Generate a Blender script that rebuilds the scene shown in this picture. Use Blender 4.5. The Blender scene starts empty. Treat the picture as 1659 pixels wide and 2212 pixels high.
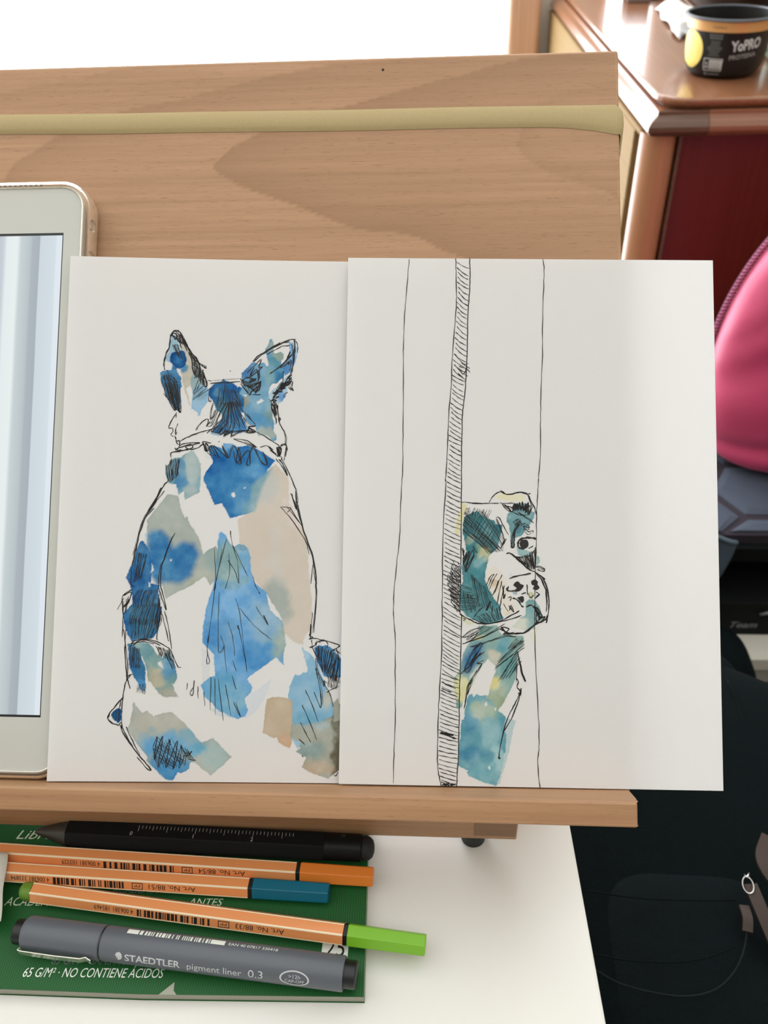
import bpy, bmesh, math, random
import numpy as np
from mathutils import Matrix, Vector

# ------------------------------------------------------------------ camera, world, light, exposure
SC = bpy.context.scene
COL = SC.collection
H0 = 1082.0                       # lens height over the floor, mm; scene is laid out in mm round the lens foot
FPX, PX, PY = 1810.0, 829.5, 1106.0
CR = np.array([[0.99791411, 0.05259098, -0.03743823],
               [0.00478926, -0.6386513, -0.76948137],
               [-0.06437776, 0.76769701, -0.63757102]])   # camera right, down, forward

cam_data = bpy.data.cameras.new('camera')
cam = bpy.data.objects.new('camera', cam_data)
COL.objects.link(cam)
m = Matrix.Identity(4)
for i in range(3):
    m[i][0] = CR[0][i]
    m[i][1] = -CR[1][i]
    m[i][2] = -CR[2][i]
m[2][3] = H0 / 1000
cam.matrix_world = m
cam_data.sensor_fit = 'VERTICAL'
cam_data.sensor_height = 36.0
cam_data.lens = FPX / 2212 * 36.0
cam_data.clip_start = 0.02
cam_data.dof.use_dof = True
cam_data.dof.focus_distance = 0.338
cam_data.dof.aperture_fstop = 15.0
SC.camera = cam

world = bpy.data.worlds.new('world')
SC.world = world
world.use_nodes = True
wb = world.node_tree.nodes['Background']
wb.inputs[0].default_value = (1.0, 0.995, 0.965, 1)     # the rest of the bright room
wb.inputs[1].default_value = 1.30
WINDOW_STRENGTH = 6.0                                   # daylight behind the white curtain of the balcony door
WINDOW_COLOR = (0.955, 0.99, 1.03)

SC.view_settings.view_transform = 'Standard'
SC.view_settings.look = 'None'
SC.view_settings.gamma = 1.0
SC.view_settings.use_curve_mapping = False
SC.view_settings.exposure = 0.36

# ------------------------------------------------------------------ helpers
def lin(c):
    c = np.asarray(c, float) / 255
    return np.where(c <= 0.04045, c / 12.92, ((c + 0.055) / 1.055) ** 2.4)

def alb(r, g, b, k=0.8):
    """surface colour of a thing that reads as this sRGB colour under light of level k"""
    return tuple(np.clip(lin((r, g, b)) / k, 0, 0.95)) + (1.0,)

def W(p):
    p = np.asarray(p, float)
    return np.stack([p[..., 0], p[..., 1], p[..., 2] + H0], -1) / 1000

S2 = math.sqrt(.5)
BF = np.array([[1, 0, 0], [0, S2, S2], [0, -S2, S2]])     # board frame rows: across, up the board, out of the board
def bf(u, v, n):
    return np.array([u, v, n]) @ BF
BOARD_M = Matrix(((1, 0, 0, 0), (0, S2, -S2, 0), (0, S2, S2, H0 / 1000), (0, 0, 0, 1)))
ROOM_M = Matrix.Translation((0, 0, H0 / 1000))

def ray(x, y):
    return np.array([(x - PX) / FPX, (y - PY) / FPX, 1.0]) @ CR
def on_z(x, y, z):
    d = ray(x, y); return d * (z / d[2])

def new_mat(name):
    mt = bpy.data.materials.new(name); mt.use_nodes = True
    nt = mt.node_tree
    return mt, nt, nt.nodes['Principled BSDF']

def setp(b, **k):
    for a, v in k.items():
        b.inputs[a.replace('_', ' ')].default_value = v

def simple(name, col, rough=.5, noise=0.0, nscale=40, metal=0., coat=0., bump=0.0, bscale=400, spec=.5, stretch=(1, 1, 1), trans=0.0, sheen=0.):
    mt, nt, b = new_mat(name)
    col = tuple(col)[:3] + (1.0,)
    setp(b, Base_Color=col, Roughness=rough, Metallic=metal, Coat_Weight=coat)
    b.inputs['Specular IOR Level'].default_value = spec
    b.inputs['Transmission Weight'].default_value = trans
    b.inputs['Sheen Weight'].default_value = sheen
    if noise or bump:
        tc = nt.nodes.new('ShaderNodeTexCoord'); mp = nt.nodes.new('ShaderNodeMapping')
        mp.inputs['Scale'].default_value = stretch
        nt.links.new(tc.outputs['Object'], mp.inputs[0])
    if noise:
        n = nt.nodes.new('ShaderNodeTexNoise'); n.inputs['Scale'].default_value = nscale
        n.inputs['Detail'].default_value = 5
        nt.links.new(mp.outputs[0], n.inputs['Vector'])
        mx = nt.nodes.new('ShaderNodeMix'); mx.data_type = 'RGBA'
        mx.inputs[6].default_value = tuple(np.clip(np.array(col[:3]) * (1 - noise), 0, 1)) + (1,)
        mx.inputs[7].default_value = tuple(np.clip(np.array(col[:3]) * (1 + noise), 0, 1)) + (1,)
        nt.links.new(n.outputs[0], mx.inputs[0]); nt.links.new(mx.outputs[2], b.inputs['Base Color'])
    if bump:
        n2 = nt.nodes.new('ShaderNodeTexNoise'); n2.inputs['Scale'].default_value = bscale
        nt.links.new(mp.outputs[0], n2.inputs['Vector'])
        bp = nt.nodes.new('ShaderNodeBump'); bp.inputs['Strength'].default_value = bump
        bp.inputs['Distance'].default_value = .001
        nt.links.new(n2.outputs[0], bp.inputs['Height']); nt.links.new(bp.outputs[0], b.inputs['Normal'])
    return mt

def wood(name, c0, c1, fleck, along='X', rough=.5, figure=False, coat=0., fleck_amt=.45, streak=1.0):
    """beech-like wood: soft streaks along the grain, short dark pore flecks, optional growth-ring figure"""
    mt, nt, b = new_mat(name)
    N, L = nt.nodes, nt.links
    tc = N.new('ShaderNodeTexCoord')
    def stretched(sx, sy, detail, rough_):
        mp = N.new('ShaderNodeMapping')
        mp.inputs['Scale'].default_value = {'X': (sx, sy, sy), 'Y': (sy, sx, sy), 'Z': (sy, sy, sx)}[along]
        L.new(tc.outputs['Object'], mp.inputs[0])
        n = N.new('ShaderNodeTexNoise'); n.inputs['Scale'].default_value = 1
        n.inputs['Detail'].default_value = detail; n.inputs['Roughness'].default_value = rough_
        L.new(mp.outputs[0], n.inputs['Vector'])
        return n
    def mix(fac, a, c, blend='MIX'):
        mx = N.new('ShaderNodeMix'); mx.data_type = 'RGBA'; mx.blend_type = blend
        for s, v in ((0, fac), (6, a), (7, c)):
            if hasattr(v, 'links') or hasattr(v, 'is_output'): L.new(v, mx.inputs[s])
            else: mx.inputs[s].default_value = v
        return mx.outputs[2]
    st = stretched(5, 260, 4, .6)
    cr = N.new('ShaderNodeValToRGB'); cr.color_ramp.elements[0].position = .5 - .2 / streak; cr.color_ramp.elements[1].position = .5 + .2 / streak
    cr.color_ramp.elements[0].color = c0; cr.color_ramp.elements[1].color = c1
    L.new(st.outputs[0], cr.inputs[0])
    colr = cr.outputs[0]
    fine = stretched(60, 1500, 2, .5)
    colr = mix(.10, colr, fine.outputs[0], 'OVERLAY')
    if figure:
        at = N.new('ShaderNodeAttribute'); at.attribute_name = 'figure'
        dk = tuple(np.array(c0[:3]) * np.array([.80, .74, .70])) + (1,)
        colr = mix(at.outputs['Fac'], colr, dk)
    fl = stretched(210, 3200, 1, .4)
    fr = N.new('ShaderNodeValToRGB'); fr.color_ramp.elements[0].position = .665; fr.color_ramp.elements[1].position = .74
    L.new(fl.outputs[0], fr.inputs[0])
    ma = N.new('ShaderNodeMath'); ma.operation = 'MULTIPLY'; ma.inputs[1].default_value = fleck_amt
    L.new(fr.outputs[0], ma.inputs[0])
    colr = mix(ma.outputs[0], colr, fleck)
    L.new(colr, b.inputs['Base Color'])
    setp(b, Roughness=rough, Coat_Weight=coat)
    return mt

def mesh_from(name, verts, faces, smooth=False):
    me = bpy.data.meshes.new(name)
    me.from_pydata([tuple(v) for v in np.asarray(verts, float) / 1000], [], [tuple(f) for f in faces])
    me.update()
    if smooth:
        me.shade_smooth()
    return me

MW = {}
def thing(name, label, cat, base, group=None, mat=None):
    """an Empty at the base of a thing"""
    o = bpy.data.objects.new(name, None); COL.objects.link(o)
    o.empty_display_size = .02
    mw = mat if mat is not None else Matrix.Translation(Vector(W(base)))
    o.matrix_world = mw; MW[o] = mw.copy()
    tag(o, label, cat, group)
    return o

def tag(o, label=None, cat=None, group=None, kind=None):
    if label: o['label'] = label
    if cat: o['category'] = cat
    if group: o['group'] = group
    if kind: o['kind'] = kind
    return o

def link(name, me, mt, parent=None, frame=None):
    """one mesh object; mesh coordinates are mm/1000 in `frame` (room frame by default)"""
    o = bpy.data.objects.new(name, me); COL.objects.link(o)
    if mt is not None:
        me.materials.append(mt)
    fm = frame if frame is not None else ROOM_M
    if parent is not None:
        o.parent = parent
        o.matrix_parent_inverse = MW[parent].inverted()
    o.matrix_basis = fm
    MW[o] = fm.copy()
    return o

def bm_mesh(name, bm, smooth=False, bevel=0, seg=2):
    if bevel:
        bmesh.ops.bevel(bm, geom=bm.edges[:], offset=bevel, segments=seg, profile=.5, affect='EDGES')
    bmesh.ops.recalc_face_normals(bm, faces=bm.faces[:])
    for v in bm.verts: v.co /= 1000
    me = bpy.data.meshes.new(name); bm.to_mesh(me); bm.free()
    if smooth: me.shade_smooth()
    return me

def box_bm(lo, hi, bm=None):
    bm = bm or bmesh.new()
    lo, hi = np.array(lo, float), np.array(hi, float)
    mt = Matrix.Translation(Vector((lo + hi) / 2)) @ Matrix.Diagonal(Vector(tuple(hi - lo) + (1,)))
    bmesh.ops.create_cube(bm, size=1, matrix=mt)
    return bm

def box(name, lo, hi, mt, parent=None, bevel=1.0, seg=2, frame=None):
    return link(name, bm_mesh(name, box_bm(lo, hi), bevel=bevel, seg=seg), mt, parent, frame)

def prism(name, poly, z0, z1, mt, parent=None, bevel=0, seg=2, frame=None, plane='XY', smooth=False):
    """outline extruded; plane XY (extrude z), XZ (extrude y), YZ (extrude x)"""
    bm = bmesh.new()
    def P(a, b, c): return {'XY': (a, b, c), 'XZ': (a, c, b), 'YZ': (c, a, b)}[plane]
    lo = [bm.verts.new(P(a, b, z0)) for a, b in poly]
    hi = [bm.verts.new(P(a, b, z1)) for a, b in poly]
    n = len(poly)
    bm.faces.new(lo[::-1]); bm.faces.new(hi)
    for i in range(n):
        bm.faces.new((lo[i], lo[(i + 1) % n], hi[(i + 1) % n], hi[i]))
    return link(name, bm_mesh(name, bm, bevel=bevel, seg=seg, smooth=smooth), mt, parent, frame)

def lathe(name, prof, center, mt, parent=None, seg=48, axis=None, smooth=True, loop=False):
    """profile [(r, t)] spun round `axis` (default z) through center"""
    ax = np.array([0, 0, 1.]) if axis is None else np.asarray(axis, float) / np.linalg.norm(axis)
    a = np.cross(ax, [0.3, 1, .2]); a /= np.linalg.norm(a); b = np.cross(ax, a)
    vs, fs = [], []
    th = np.linspace(0, 2 * math.pi, seg, endpoint=False)
    for r, t in prof:
        for q in th:
            vs.append(np.asarray(center) + ax * t + max(r, .01) * (math.cos(q) * a + math.sin(q) * b))
    for i in range(len(prof) - 1):
        for j in range(seg):
            k = (j + 1) % seg
            fs.append((i * seg + j, i * seg + k, (i + 1) * seg + k, (i + 1) * seg + j))
    if loop:
        b0 = (len(prof) - 1) * seg
        fs += [(b0 + j, b0 + (j + 1) % seg, (j + 1) % seg, j) for j in range(seg)]
    else:
        fs.append(tuple(range(seg))[::-1]); fs.append(tuple(range((len(prof) - 1) * seg, len(prof) * seg)))
    me = mesh_from(name, vs, fs)
    if smooth:
        me.shade_smooth()
        try: me.set_sharp_from_angle(angle=math.radians(38))
        except Exception: pass
    return link(name, me, mt, parent)

def tube_data(path, r, seg=8, closed=False):
    path = np.asarray(path, float); n = len(path)
    rs = np.broadcast_to(np.asarray(r, float), (n,))
    vs, fs = [], []
    prev = None
    for i in range(n):
        t = path[(i + 1) % n if closed else min(i + 1, n - 1)] - path[i - 1 if closed else max(i - 1, 0)]
        t /= np.linalg.norm(t) + 1e-9
        if prev is None:
            a = np.cross(t, [0.1, .2, 1.]); 
        else:
            a = prev - t * (prev @ t)
        a /= np.linalg.norm(a) + 1e-9; prev = a; b = np.cross(t, a)
        for j in range(seg):
            q = 2 * math.pi * j / seg
            vs.append(path[i] + rs[i] * (math.cos(q) * a + math.sin(q) * b))
    for i in range(n if closed else n - 1):
        i2 = (i + 1) % n
        for j in range(seg):
            k = (j + 1) % seg
            fs.append((i * seg + j, i * seg + k, i2 * seg + k, i2 * seg + j))
    if not closed:
        fs.append(tuple(range(seg))[::-1]); fs.append(tuple(range((n - 1) * seg, n * seg)))
    return vs, fs

def tube(name, path, r, mt, parent=None, seg=8, closed=False, frame=None):
    vs, fs = tube_data(path, r, seg, closed)
    return link(name, mesh_from(name, vs, fs, True), mt, parent, frame)

def rounded(w, h, r, n=8, cx=0, cy=0):
    pts = []
    for k, (sx, sy) in enumerate(((1, 1), (-1, 1), (-1, -1), (1, -1))):
        for i in range(n + 1):
            a = math.pi / 2 * (k + i / n)
            pts.append((cx + sx * (w / 2 - r) + r * math.cos(a), cy + sy * (h / 2 - r) + r * math.sin(a)))
    return pts

def text_mesh(body, cap_h, width=None, shear=0., bold=0.0, cuts=0):
    cu = bpy.data.curves.new('t', 'FONT'); cu.body = body; cu.size = 1.0; cu.shear = shear; cu.resolution_u = 3
    cu.offset = bold
    o = bpy.data.objects.new('t', cu); COL.objects.link(o)
    dg = bpy.context.evaluated_depsgraph_get()
    me = bpy.data.meshes.new_from_object(o.evaluated_get(dg))
    bpy.data.objects.remove(o); bpy.data.curves.remove(cu)
    if cuts:
        bm = bmesh.new(); bm.from_mesh(me); bmesh.ops.triangulate(bm, faces=bm.faces[:])
        for _ in range(cuts):
            el = [e for e in bm.edges if e.calc_length() > .12]
            if not el: break
            bmesh.ops.subdivide_edges(bm, edges=el, cuts=1, use_grid_fill=False)
            bmesh.ops.triangulate(bm, faces=bm.faces[:])
        bm.to_mesh(me); bm.free()
    v = np.array([p.co[:] for p in me.vertices]); f = [tuple(p.vertices) for p in me.polygons]
    bpy.data.meshes.remove(me)
    v[:, 0] -= v[:, 0].min()
    s = cap_h / 0.70
    v = v[:, :2] * s
    if width: v[:, 0] *= width / v[:, 0].max()
    return v, f

def text(name, body, cap_h, fn, mt, parent, width=None, shear=0., bold=0., frame=None, cuts=0):
    """flat lettering; fn maps the (x, y) of the lettering, mm, to a 3D point"""
    v, f = text_mesh(body, cap_h, width, shear, bold, cuts)
    return link(name, mesh_from(name, [fn(a, b) for a, b in v], f), mt, parent, frame)

def flat(o, xd, yd):
    o, xd, yd = map(lambda q: np.asarray(q, float), (o, xd, yd))
    return lambda x, y: o + x * xd + y * yd

def rects(name, rs, fn, mt, parent, frame=None, nx=1, ny=1):
    """printed rectangles (x0,y0,x1,y1) mapped by fn"""
    vs, fs = [], []
    for x0, y0, x1, y1 in rs:
        for i in range(nx):
            a = x0 + (x1 - x0) * i / nx; c = x0 + (x1 - x0) * (i + 1) / nx
            for j in range(ny):
                p, q = y0 + (y1 - y0) * j / ny, y0 + (y1 - y0) * (j + 1) / ny
                k = len(vs); vs += [fn(a, p), fn(c, p), fn(c, q), fn(a, q)]; fs.append((k, k + 1, k + 2, k + 3))
    return link(name, mesh_from(name, vs, fs), mt, parent, frame)

def barcode(x0, x1, y0, y1, seed):
    rnd = random.Random(seed); r = []; x = x0
    u = (x1 - x0) / 70
    while x < x1 - u:
        w = u * rnd.choice((1, 1, 2, 2, 3)); r.append((x, y0, min(x + w, x1), y1)); x += w + u * rnd.choice((1, 1, 2, 3))
    return r
# ------------------------------------------------------------------ materials
M = {}
M['board'] = wood('beech_board', alb(151, 116, 85), alb(171, 134, 102), alb(104, 72, 48), figure=True, rough=.55)
M['beech'] = wood('beech', alb(146, 109, 78), alb(164, 128, 95), alb(106, 68, 42), rough=.5)
M['beech_end'] = wood('beech_end_grain', alb(116, 88, 64), alb(130, 102, 76), alb(92, 66, 46), rough=.6)
M['rubber'] = simple('black_rubber', alb(22, 26, 26), .7)
M['band'] = simple('cream_elastic', alb(164, 148, 108), .75, noise=.06, nscale=900, bump=.15, bscale=2500)
M['white_top'] = simple('white_laminate', alb(226, 226, 222, .95), .45, noise=.012, nscale=30)
M['white_edge'] = simple('white_edging', alb(228, 226, 216, .95), .5)
M['bezel'] = simple('white_glass_bezel', alb(180, 182, 177), .25, spec=.3)
M['alu'] = simple('gold_aluminium', alb(200, 180, 150), .35, metal=.8)
M['ink'] = simple('black_ink', (.011, .010, .009), .6)
M['black'] = simple('black_plastic', (.006, .009, .010), .4)
M['black_print'] = simple('black_print', (.012, .008, .006), .7)
M['white_print'] = simple('white_print', alb(215, 222, 214), .6)
M['pale_print'] = simple('pale_print', alb(190, 205, 180), .6)
M['grey_print'] = simple('grey_print', alb(176, 182, 184), .6)
M['dim_print'] = simple('dim_print', alb(96, 102, 104), .6)

def glow(name, col, strength):
    mt, nt, b = new_mat(name)
    b.inputs['Base Color'].default_value = (.02, .02, .02, 1)
    b.inputs['Emission Color'].default_value = tuple(col) + (1,)
    b.inputs['Emission Strength'].default_value = strength
    return mt

# ------------------------------------------------------------------ the setting
M['floor'] = wood('dark_floor', alb(60, 38, 26), alb(78, 50, 34), alb(34, 22, 16), along='Y', rough=.4)
M['wall'] = simple('grey_wall', alb(208, 204, 192), .9, noise=.02, nscale=20)
M['frame_wood'] = wood('window_frame_wood', alb(190, 150, 122), alb(206, 168, 140), alb(150, 110, 84), along='Z', rough=.35)
WY = 1640.0
FL = -H0
tag(box('floor', (-1700, -1300, FL - 20), (1500, WY + 60, FL), M['floor'], bevel=0), kind='structure')
tag(box('wall_back', (166, WY, FL), (1500, WY + 60, 1500), M['wall'], bevel=0), kind='structure')
tag(box('wall_back_left', (-1700, WY, FL), (-1320, WY + 60, 1500), M['wall'], bevel=0), kind='structure')
tag(box('wall_front_blocker', (-1760, -1360, FL), (1500, -1300, 1500), simple('dim_blocker', alb(120, 112, 104), .9, noise=.03, nscale=15), bevel=0), kind='structure')  # unseen wall behind the camera, added and kept dark to cut front light
tag(box('wall_left_blocker', (-1760, -1300, FL), (-1700, WY, 1500), M['wall'], bevel=0), kind='structure')  # unseen wall, added so the world lights the room only from above
tag(box('wall_right', (1440, -1300, FL), (1500, WY, 1500), M['wall'], bevel=0), kind='structure')
win = tag(box('window_1', (-1320, WY + 20, FL + 30), (116, WY + 26, 1020), glow('curtained_daylight', WINDOW_COLOR, WINDOW_STRENGTH), bevel=0), kind='structure')
box('jamb', (112, WY - 40, FL), (166, WY + 60, 1080), M['frame_wood'], win, bevel=9, seg=4)
box('jamb', (-1370, WY - 40, FL), (-1316, WY + 60, 1080), M['frame_wood'], win, bevel=9, seg=4)
box('head_rail', (-1316, WY - 40, 1022), (112, WY + 60, 1080), M['frame_wood'], win, bevel=9, seg=4)
box('sill_rail', (-1316, WY - 30, FL), (112, WY + 60, FL + 32), M['frame_wood'], win, bevel=6, seg=3)

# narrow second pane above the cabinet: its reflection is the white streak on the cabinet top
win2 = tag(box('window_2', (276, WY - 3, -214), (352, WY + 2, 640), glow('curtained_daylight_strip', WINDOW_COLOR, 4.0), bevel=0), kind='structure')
for a_, c_ in ((262, 276), (352, 366)):
    box('jamb', (a_, WY - 14, -214), (c_, WY + 2, 654), M['frame_wood'], win2, bevel=3)
box('head_rail', (276, WY - 14, 640), (352, WY + 2, 654), M['frame_wood'], win2, bevel=3)

# ------------------------------------------------------------------ white desk
TZ = -342.0
def desk_x(y): return 58.31 + (197.54 - y) * 0.0508
desk = thing('desk', 'white laminate desk carrying the easel and the pens, its right edge bare', 'desk', (-300, 150, FL))
prism('desktop', [(desk_x(-260), -260), (desk_x(470), 470), (-900, 470), (-900, -260)], TZ - 24, TZ, M['white_top'], desk, bevel=1.2)
for lx, ly in ((20, -220), (20, 430), (-860, -220), (-860, 430)):
    box('leg', (lx - 22, ly - 22, FL), (lx + 22, ly + 22, TZ - 24), M['white_edge'], desk, bevel=2)

# ------------------------------------------------------------------ easel
easel = thing('easel', 'beech table easel with a tilted drawing board and a front ledge', 'easel', bf(-130, 0, -338), mat=BOARD_M)
BU0, BU1, BV0, BV1, BN = -340.0, 74.7, -84.0, 226.8, -338.0
# growth-ring figure of the board: outlines (mm across, mm up) of the darker late wood
RINGS = [([(-194.5, 169.0), (-188.7, 175.6), (-182.9, 183.4), (-172.9, 191.2), (-162.8, 197.3), (-144.5, 203.5), (-125.2, 208.1), (-93.8, 214.4), (-59.7, 222.2), (-10.0, 226.7), (9.6, 231.5)], 14, 0.55), ([(57.1, 120.4), (34.5, 128.6), (6.4, 137.9), (-9.5, 146.7), (-36.7, 151.6), (-66.5, 162.7), (-88.6, 172.0), (-95.6, 179.3), (-90.0, 187.1), (-75.2, 194.4), (-57.3, 200.8), (-41.9, 204.9), (-10.0, 213.4), (19.4, 220.8), (47.2, 226.7), (60.1, 229.8)], 24, 0.75), ([(89.4, 156.3), (74.5, 161.5), (65.7, 165.3), (50.0, 171.0), (39.7, 176.9), (32.9, 184.5), (32.9, 191.0), (37.7, 199.7), (43.6, 205.6), (58.0, 209.9), (74.9, 213.5), (86.7, 215.6)], 12, 0.5), ([(-205.3, 210.5), (-192.9, 214.9), (-161.8, 220.6), (-131.0, 226.3), (-106.5, 230.0)], 10, 0.35)]
def smooth_line(pts, k=8):
    p = np.asarray(pts, float)
    if len(p) < 3: return p
    q = np.vstack([2 * p[0] - p[1], p, 2 * p[-1] - p[-2]]); out = []
    for i in range(1, len(q) - 2):
        for t in np.linspace(0, 1, k, endpoint=False):
            a, b, c, d = q[i - 1:i + 3]
            out.append(.5 * (2 * b + (c - a) * t + (2 * a - 5 * b + 4 * c - d) * t * t + (3 * b - 3 * c + d - a) * t ** 3))
    out.append(p[-1]); return np.array(out)
def poly_field(px, py, poly):
    """inside mask and distance to the outline"""
    P = np.asarray(poly, float); Q = np.roll(P, -1, 0)
    ins = np.zeros(px.shape, bool); d = np.full(px.shape, 1e9)
    for (x0, y0), (x1, y1) in zip(P, Q):
        if y0 != y1:
            c = ((y0 > py) != (y1 > py)) & (px < (x1 - x0) * (py - y0) / (y1 - y0) + x0)
            ins ^= c
        dx, dy = x1 - x0, y1 - y0; L2 = dx * dx + dy * dy + 1e-12
        t = np.clip(((px - x0) * dx + (py - y0) * dy) / L2, 0, 1)
        d = np.minimum(d, (px - x0 - t * dx) ** 2 + (py - y0 - t * dy) ** 2)
    return ins, np.sqrt(d)
def vnoise(x, y, scale, seed):
    """smooth value noise in 0..1"""
    r = np.random.RandomState(seed); g = r.rand(256, 256)
    u, v = x / scale + 37.3, y / scale + 11.7
    i, j = np.floor(u).astype(int), np.floor(v).astype(int); fu, fv = u - i, v - j
    fu, fv = fu * fu * (3 - 2 * fu), fv * fv * (3 - 2 * fv); i %= 256; j %= 256; i2, j2 = (i + 1) % 256, (j + 1) % 256
    return (g[j, i] * (1 - fu) + g[j, i2] * fu) * (1 - fv) + (g[j2, i] * (1 - fu) + g[j2, i2] * fu) * fv

def make_board():
    bm = box_bm((BU0, BV0, BN - 13), (BU1, BV1, BN - .02))
    me = bm_mesh('drawing_board', bm, bevel=1.3, seg=3)
    v0 = np.array([v.co[:] for v in me.vertices]) * 1000; f0 = [tuple(p.vertices) for p in me.polygons]
    bpy.data.meshes.remove(me)
    us = np.arange(BU0 + 1.4, BU1 - 1.3, 1.25); vs = np.arange(BV0 + 1.4, BV1 - 1.3, 1.25)
    us[-1], vs[-1] = BU1 - 1.4, BV1 - 1.4
    gu, gv = np.meshgrid(us, vs)
    wob = (vnoise(gu, gv * 3, 14, 5) - .5) * 2.4
    wx, wy = gu + wob, gv + (vnoise(gu, gv, 9, 6) - .5) * 1.2
    fig = np.zeros(gu.shape)
    for pts, fall, amt in RINGS:
        poly = smooth_line(pts)
        ins, _ = poly_field(wx, wy, np.vstack([poly, [[600, poly[-1][1]], [600, poly[0][1]]]]))
        d = np.full(gu.shape, 1e9)
        for (x0, y0), (x1, y1) in zip(poly[:-1], poly[1:]):
            dx, dy = x1 - x0, y1 - y0; t = np.clip(((wx - x0) * dx + (wy - y0) * dy) / (dx * dx + dy * dy + 1e-9), 0, 1)
            d = np.minimum(d, np.hypot(wx - x0 - t * dx, wy - y0 - t * dy))
        val = np.where(ins, amt * np.exp(-d / fall) * np.clip(d / .5, 0, 1), 0)
        fig = np.maximum(fig, val)
    n0 = len(v0); nu, nv = len(us), len(vs)
    grid = np.stack([gu.ravel(), gv.ravel(), np.full(gu.size, BN)], 1)
    idx = n0 + np.arange(nu * nv).reshape(nv, nu)
    f1 = np.stack([idx[:-1, :-1], idx[:-1, 1:], idx[1:, 1:], idx[1:, :-1]], -1).reshape(-1, 4)
    me = mesh_from('drawing_board', np.vstack([v0, grid]), f0 + [tuple(f) for f in f1.tolist()])
    a = me.attributes.new('figure', 'FLOAT', 'POINT')
    a.data.foreach_set('value', np.concatenate([np.zeros(n0), fig.ravel()]))
    return link('drawing_board', me, M['board'], easel, BOARD_M)
board = make_board()
lathe('nail_hole', [(.01, 0), (.55, 0), (.55, .12), (.01, .12)], bf(-24.4, 220.9, BN + .01), M['black_print'], board, seg=12, axis=BF[2])
LF, LT = -316.6, -76.0       # front face and top of the ledge
ledge = prism('ledge', [(BU0, BN + .05), (74.2, BN + .05), (73.9, -324), (72.6, -319.5), (72.5, LF), (BU0, LF)], LT - 8.7, LT, M['beech'], easel, bevel=.7, frame=BOARD_M @ Matrix(((1, 0, 0, 0), (0, 0, 1, 0), (0, 1, 0, 0), (0, 0, 0, 1))))
box('base_rail', (-330, 183.5, -329.6), (33.2, 201, -300), M['beech'], easel, bevel=.6)
box('side_rail', (15.5, 183.1, -326.8), (32.6, 420, -303), M['beech_end'], easel, bevel=.4)
box('side_rail', (-320, 183.2, -326.8), (-303, 420, -303), M['beech_end'], easel, bevel=.4)
box('back_rail', (-330, 420, -329.6), (33.2, 438, -303), M['beech'], easel, bevel=.6)
for fx, fy in ((15.8, 191), (-310, 191), (15.8, 428), (-310, 428)):
    lathe('rubber_foot', [(4.6, 0), (5.2, 1), (5.2, 12.3)], (fx, fy, TZ), M['rubber'], easel, seg=24)
prop0, prop1 = bf(-130, 150, BN - 13) , np.array((-130, 429, -303.))
tube('prop', [bf(-40, 130, BN - 15), (-40, 429, -312)], 7, M['beech'], easel, seg=4)
tube('prop', [bf(-230, 130, BN - 15), (-230, 429, -312)], 7, M['beech'], easel, seg=4)

# ------------------------------------------------------------------ elastic band round the board
def make_band():
    path = []           # (u, n, v_top, v_bottom) along the front, round the edge, along the back
    us = list(np.linspace(-345, 55, 60)) + [62, 67, 70.5, 73]
    for u in us:
        t = max(0, (u - 40) / 35)
        w = .5 * math.sin(u * .021) + .35 * math.sin(u * .06 + 1)
        top = 205.0 - 2.6 * (u + 190) / 265 + .3 * w
        bot = 195.8 - 2.9 * (u + 190) / 265 - 4.2 * t ** 2.2 + .35 * w
        path.append((u, BN + .15, top, bot))
    for a in (30, 60, 90):
        r = math.radians(a); path.append((BU1 - .6 + 1.0 * math.sin(r), BN - 1 + 1.2 * math.cos(r), 201.2, 190 - 1.5 * a / 90))
    path += [(BU1 + .5, BN - 7, 199, 181), (BU1 + .4, BN - 12, 198, 176), (BU1 - 1, BN - 14.2, 198, 175)]
    path += [(u, BN - 14.3, 200, 178) for u in (60, 0, -150, -345)]
    ns = 9; vs, fs = [], []
    P = np.array(path)
    for i, (u, n, a, b) in enumerate(P):
        t = P[min(i + 1, len(P) - 1), :2] - P[max(i - 1, 0), :2]; t /= np.linalg.norm(t)
        out = np.array([-t[1], t[0]])
        for j in range(ns):
            q = j / (ns - 1); h = 1.5 * math.sin(math.pi * q) ** .55
            vs.append((u + out[0] * h, a + (b - a) * q, n + out[1] * h))
        for j in range(ns):
            q = j / (ns - 1); vs.append((u + out[0] * .02, a + (b - a) * q, n + out[1] * .02))
    s = 2 * ns
    for i in range(len(P) - 1):
        for j in range(ns - 1):
            fs.append((i * s + j, (i + 1) * s + j, (i + 1) * s + j + 1, i * s + j + 1))
            fs.append((i * s + ns + j + 1, (i + 1) * s + ns + j + 1, (i + 1) * s + ns + j, i * s + ns + j))
    o = link('elastic_band', mesh_from('elastic_band', vs, fs, True), M['band'], None, BOARD_M)
    tag(o, 'wide cream elastic band stretched across the upper part of the beech board', 'elastic band')
make_band()

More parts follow.
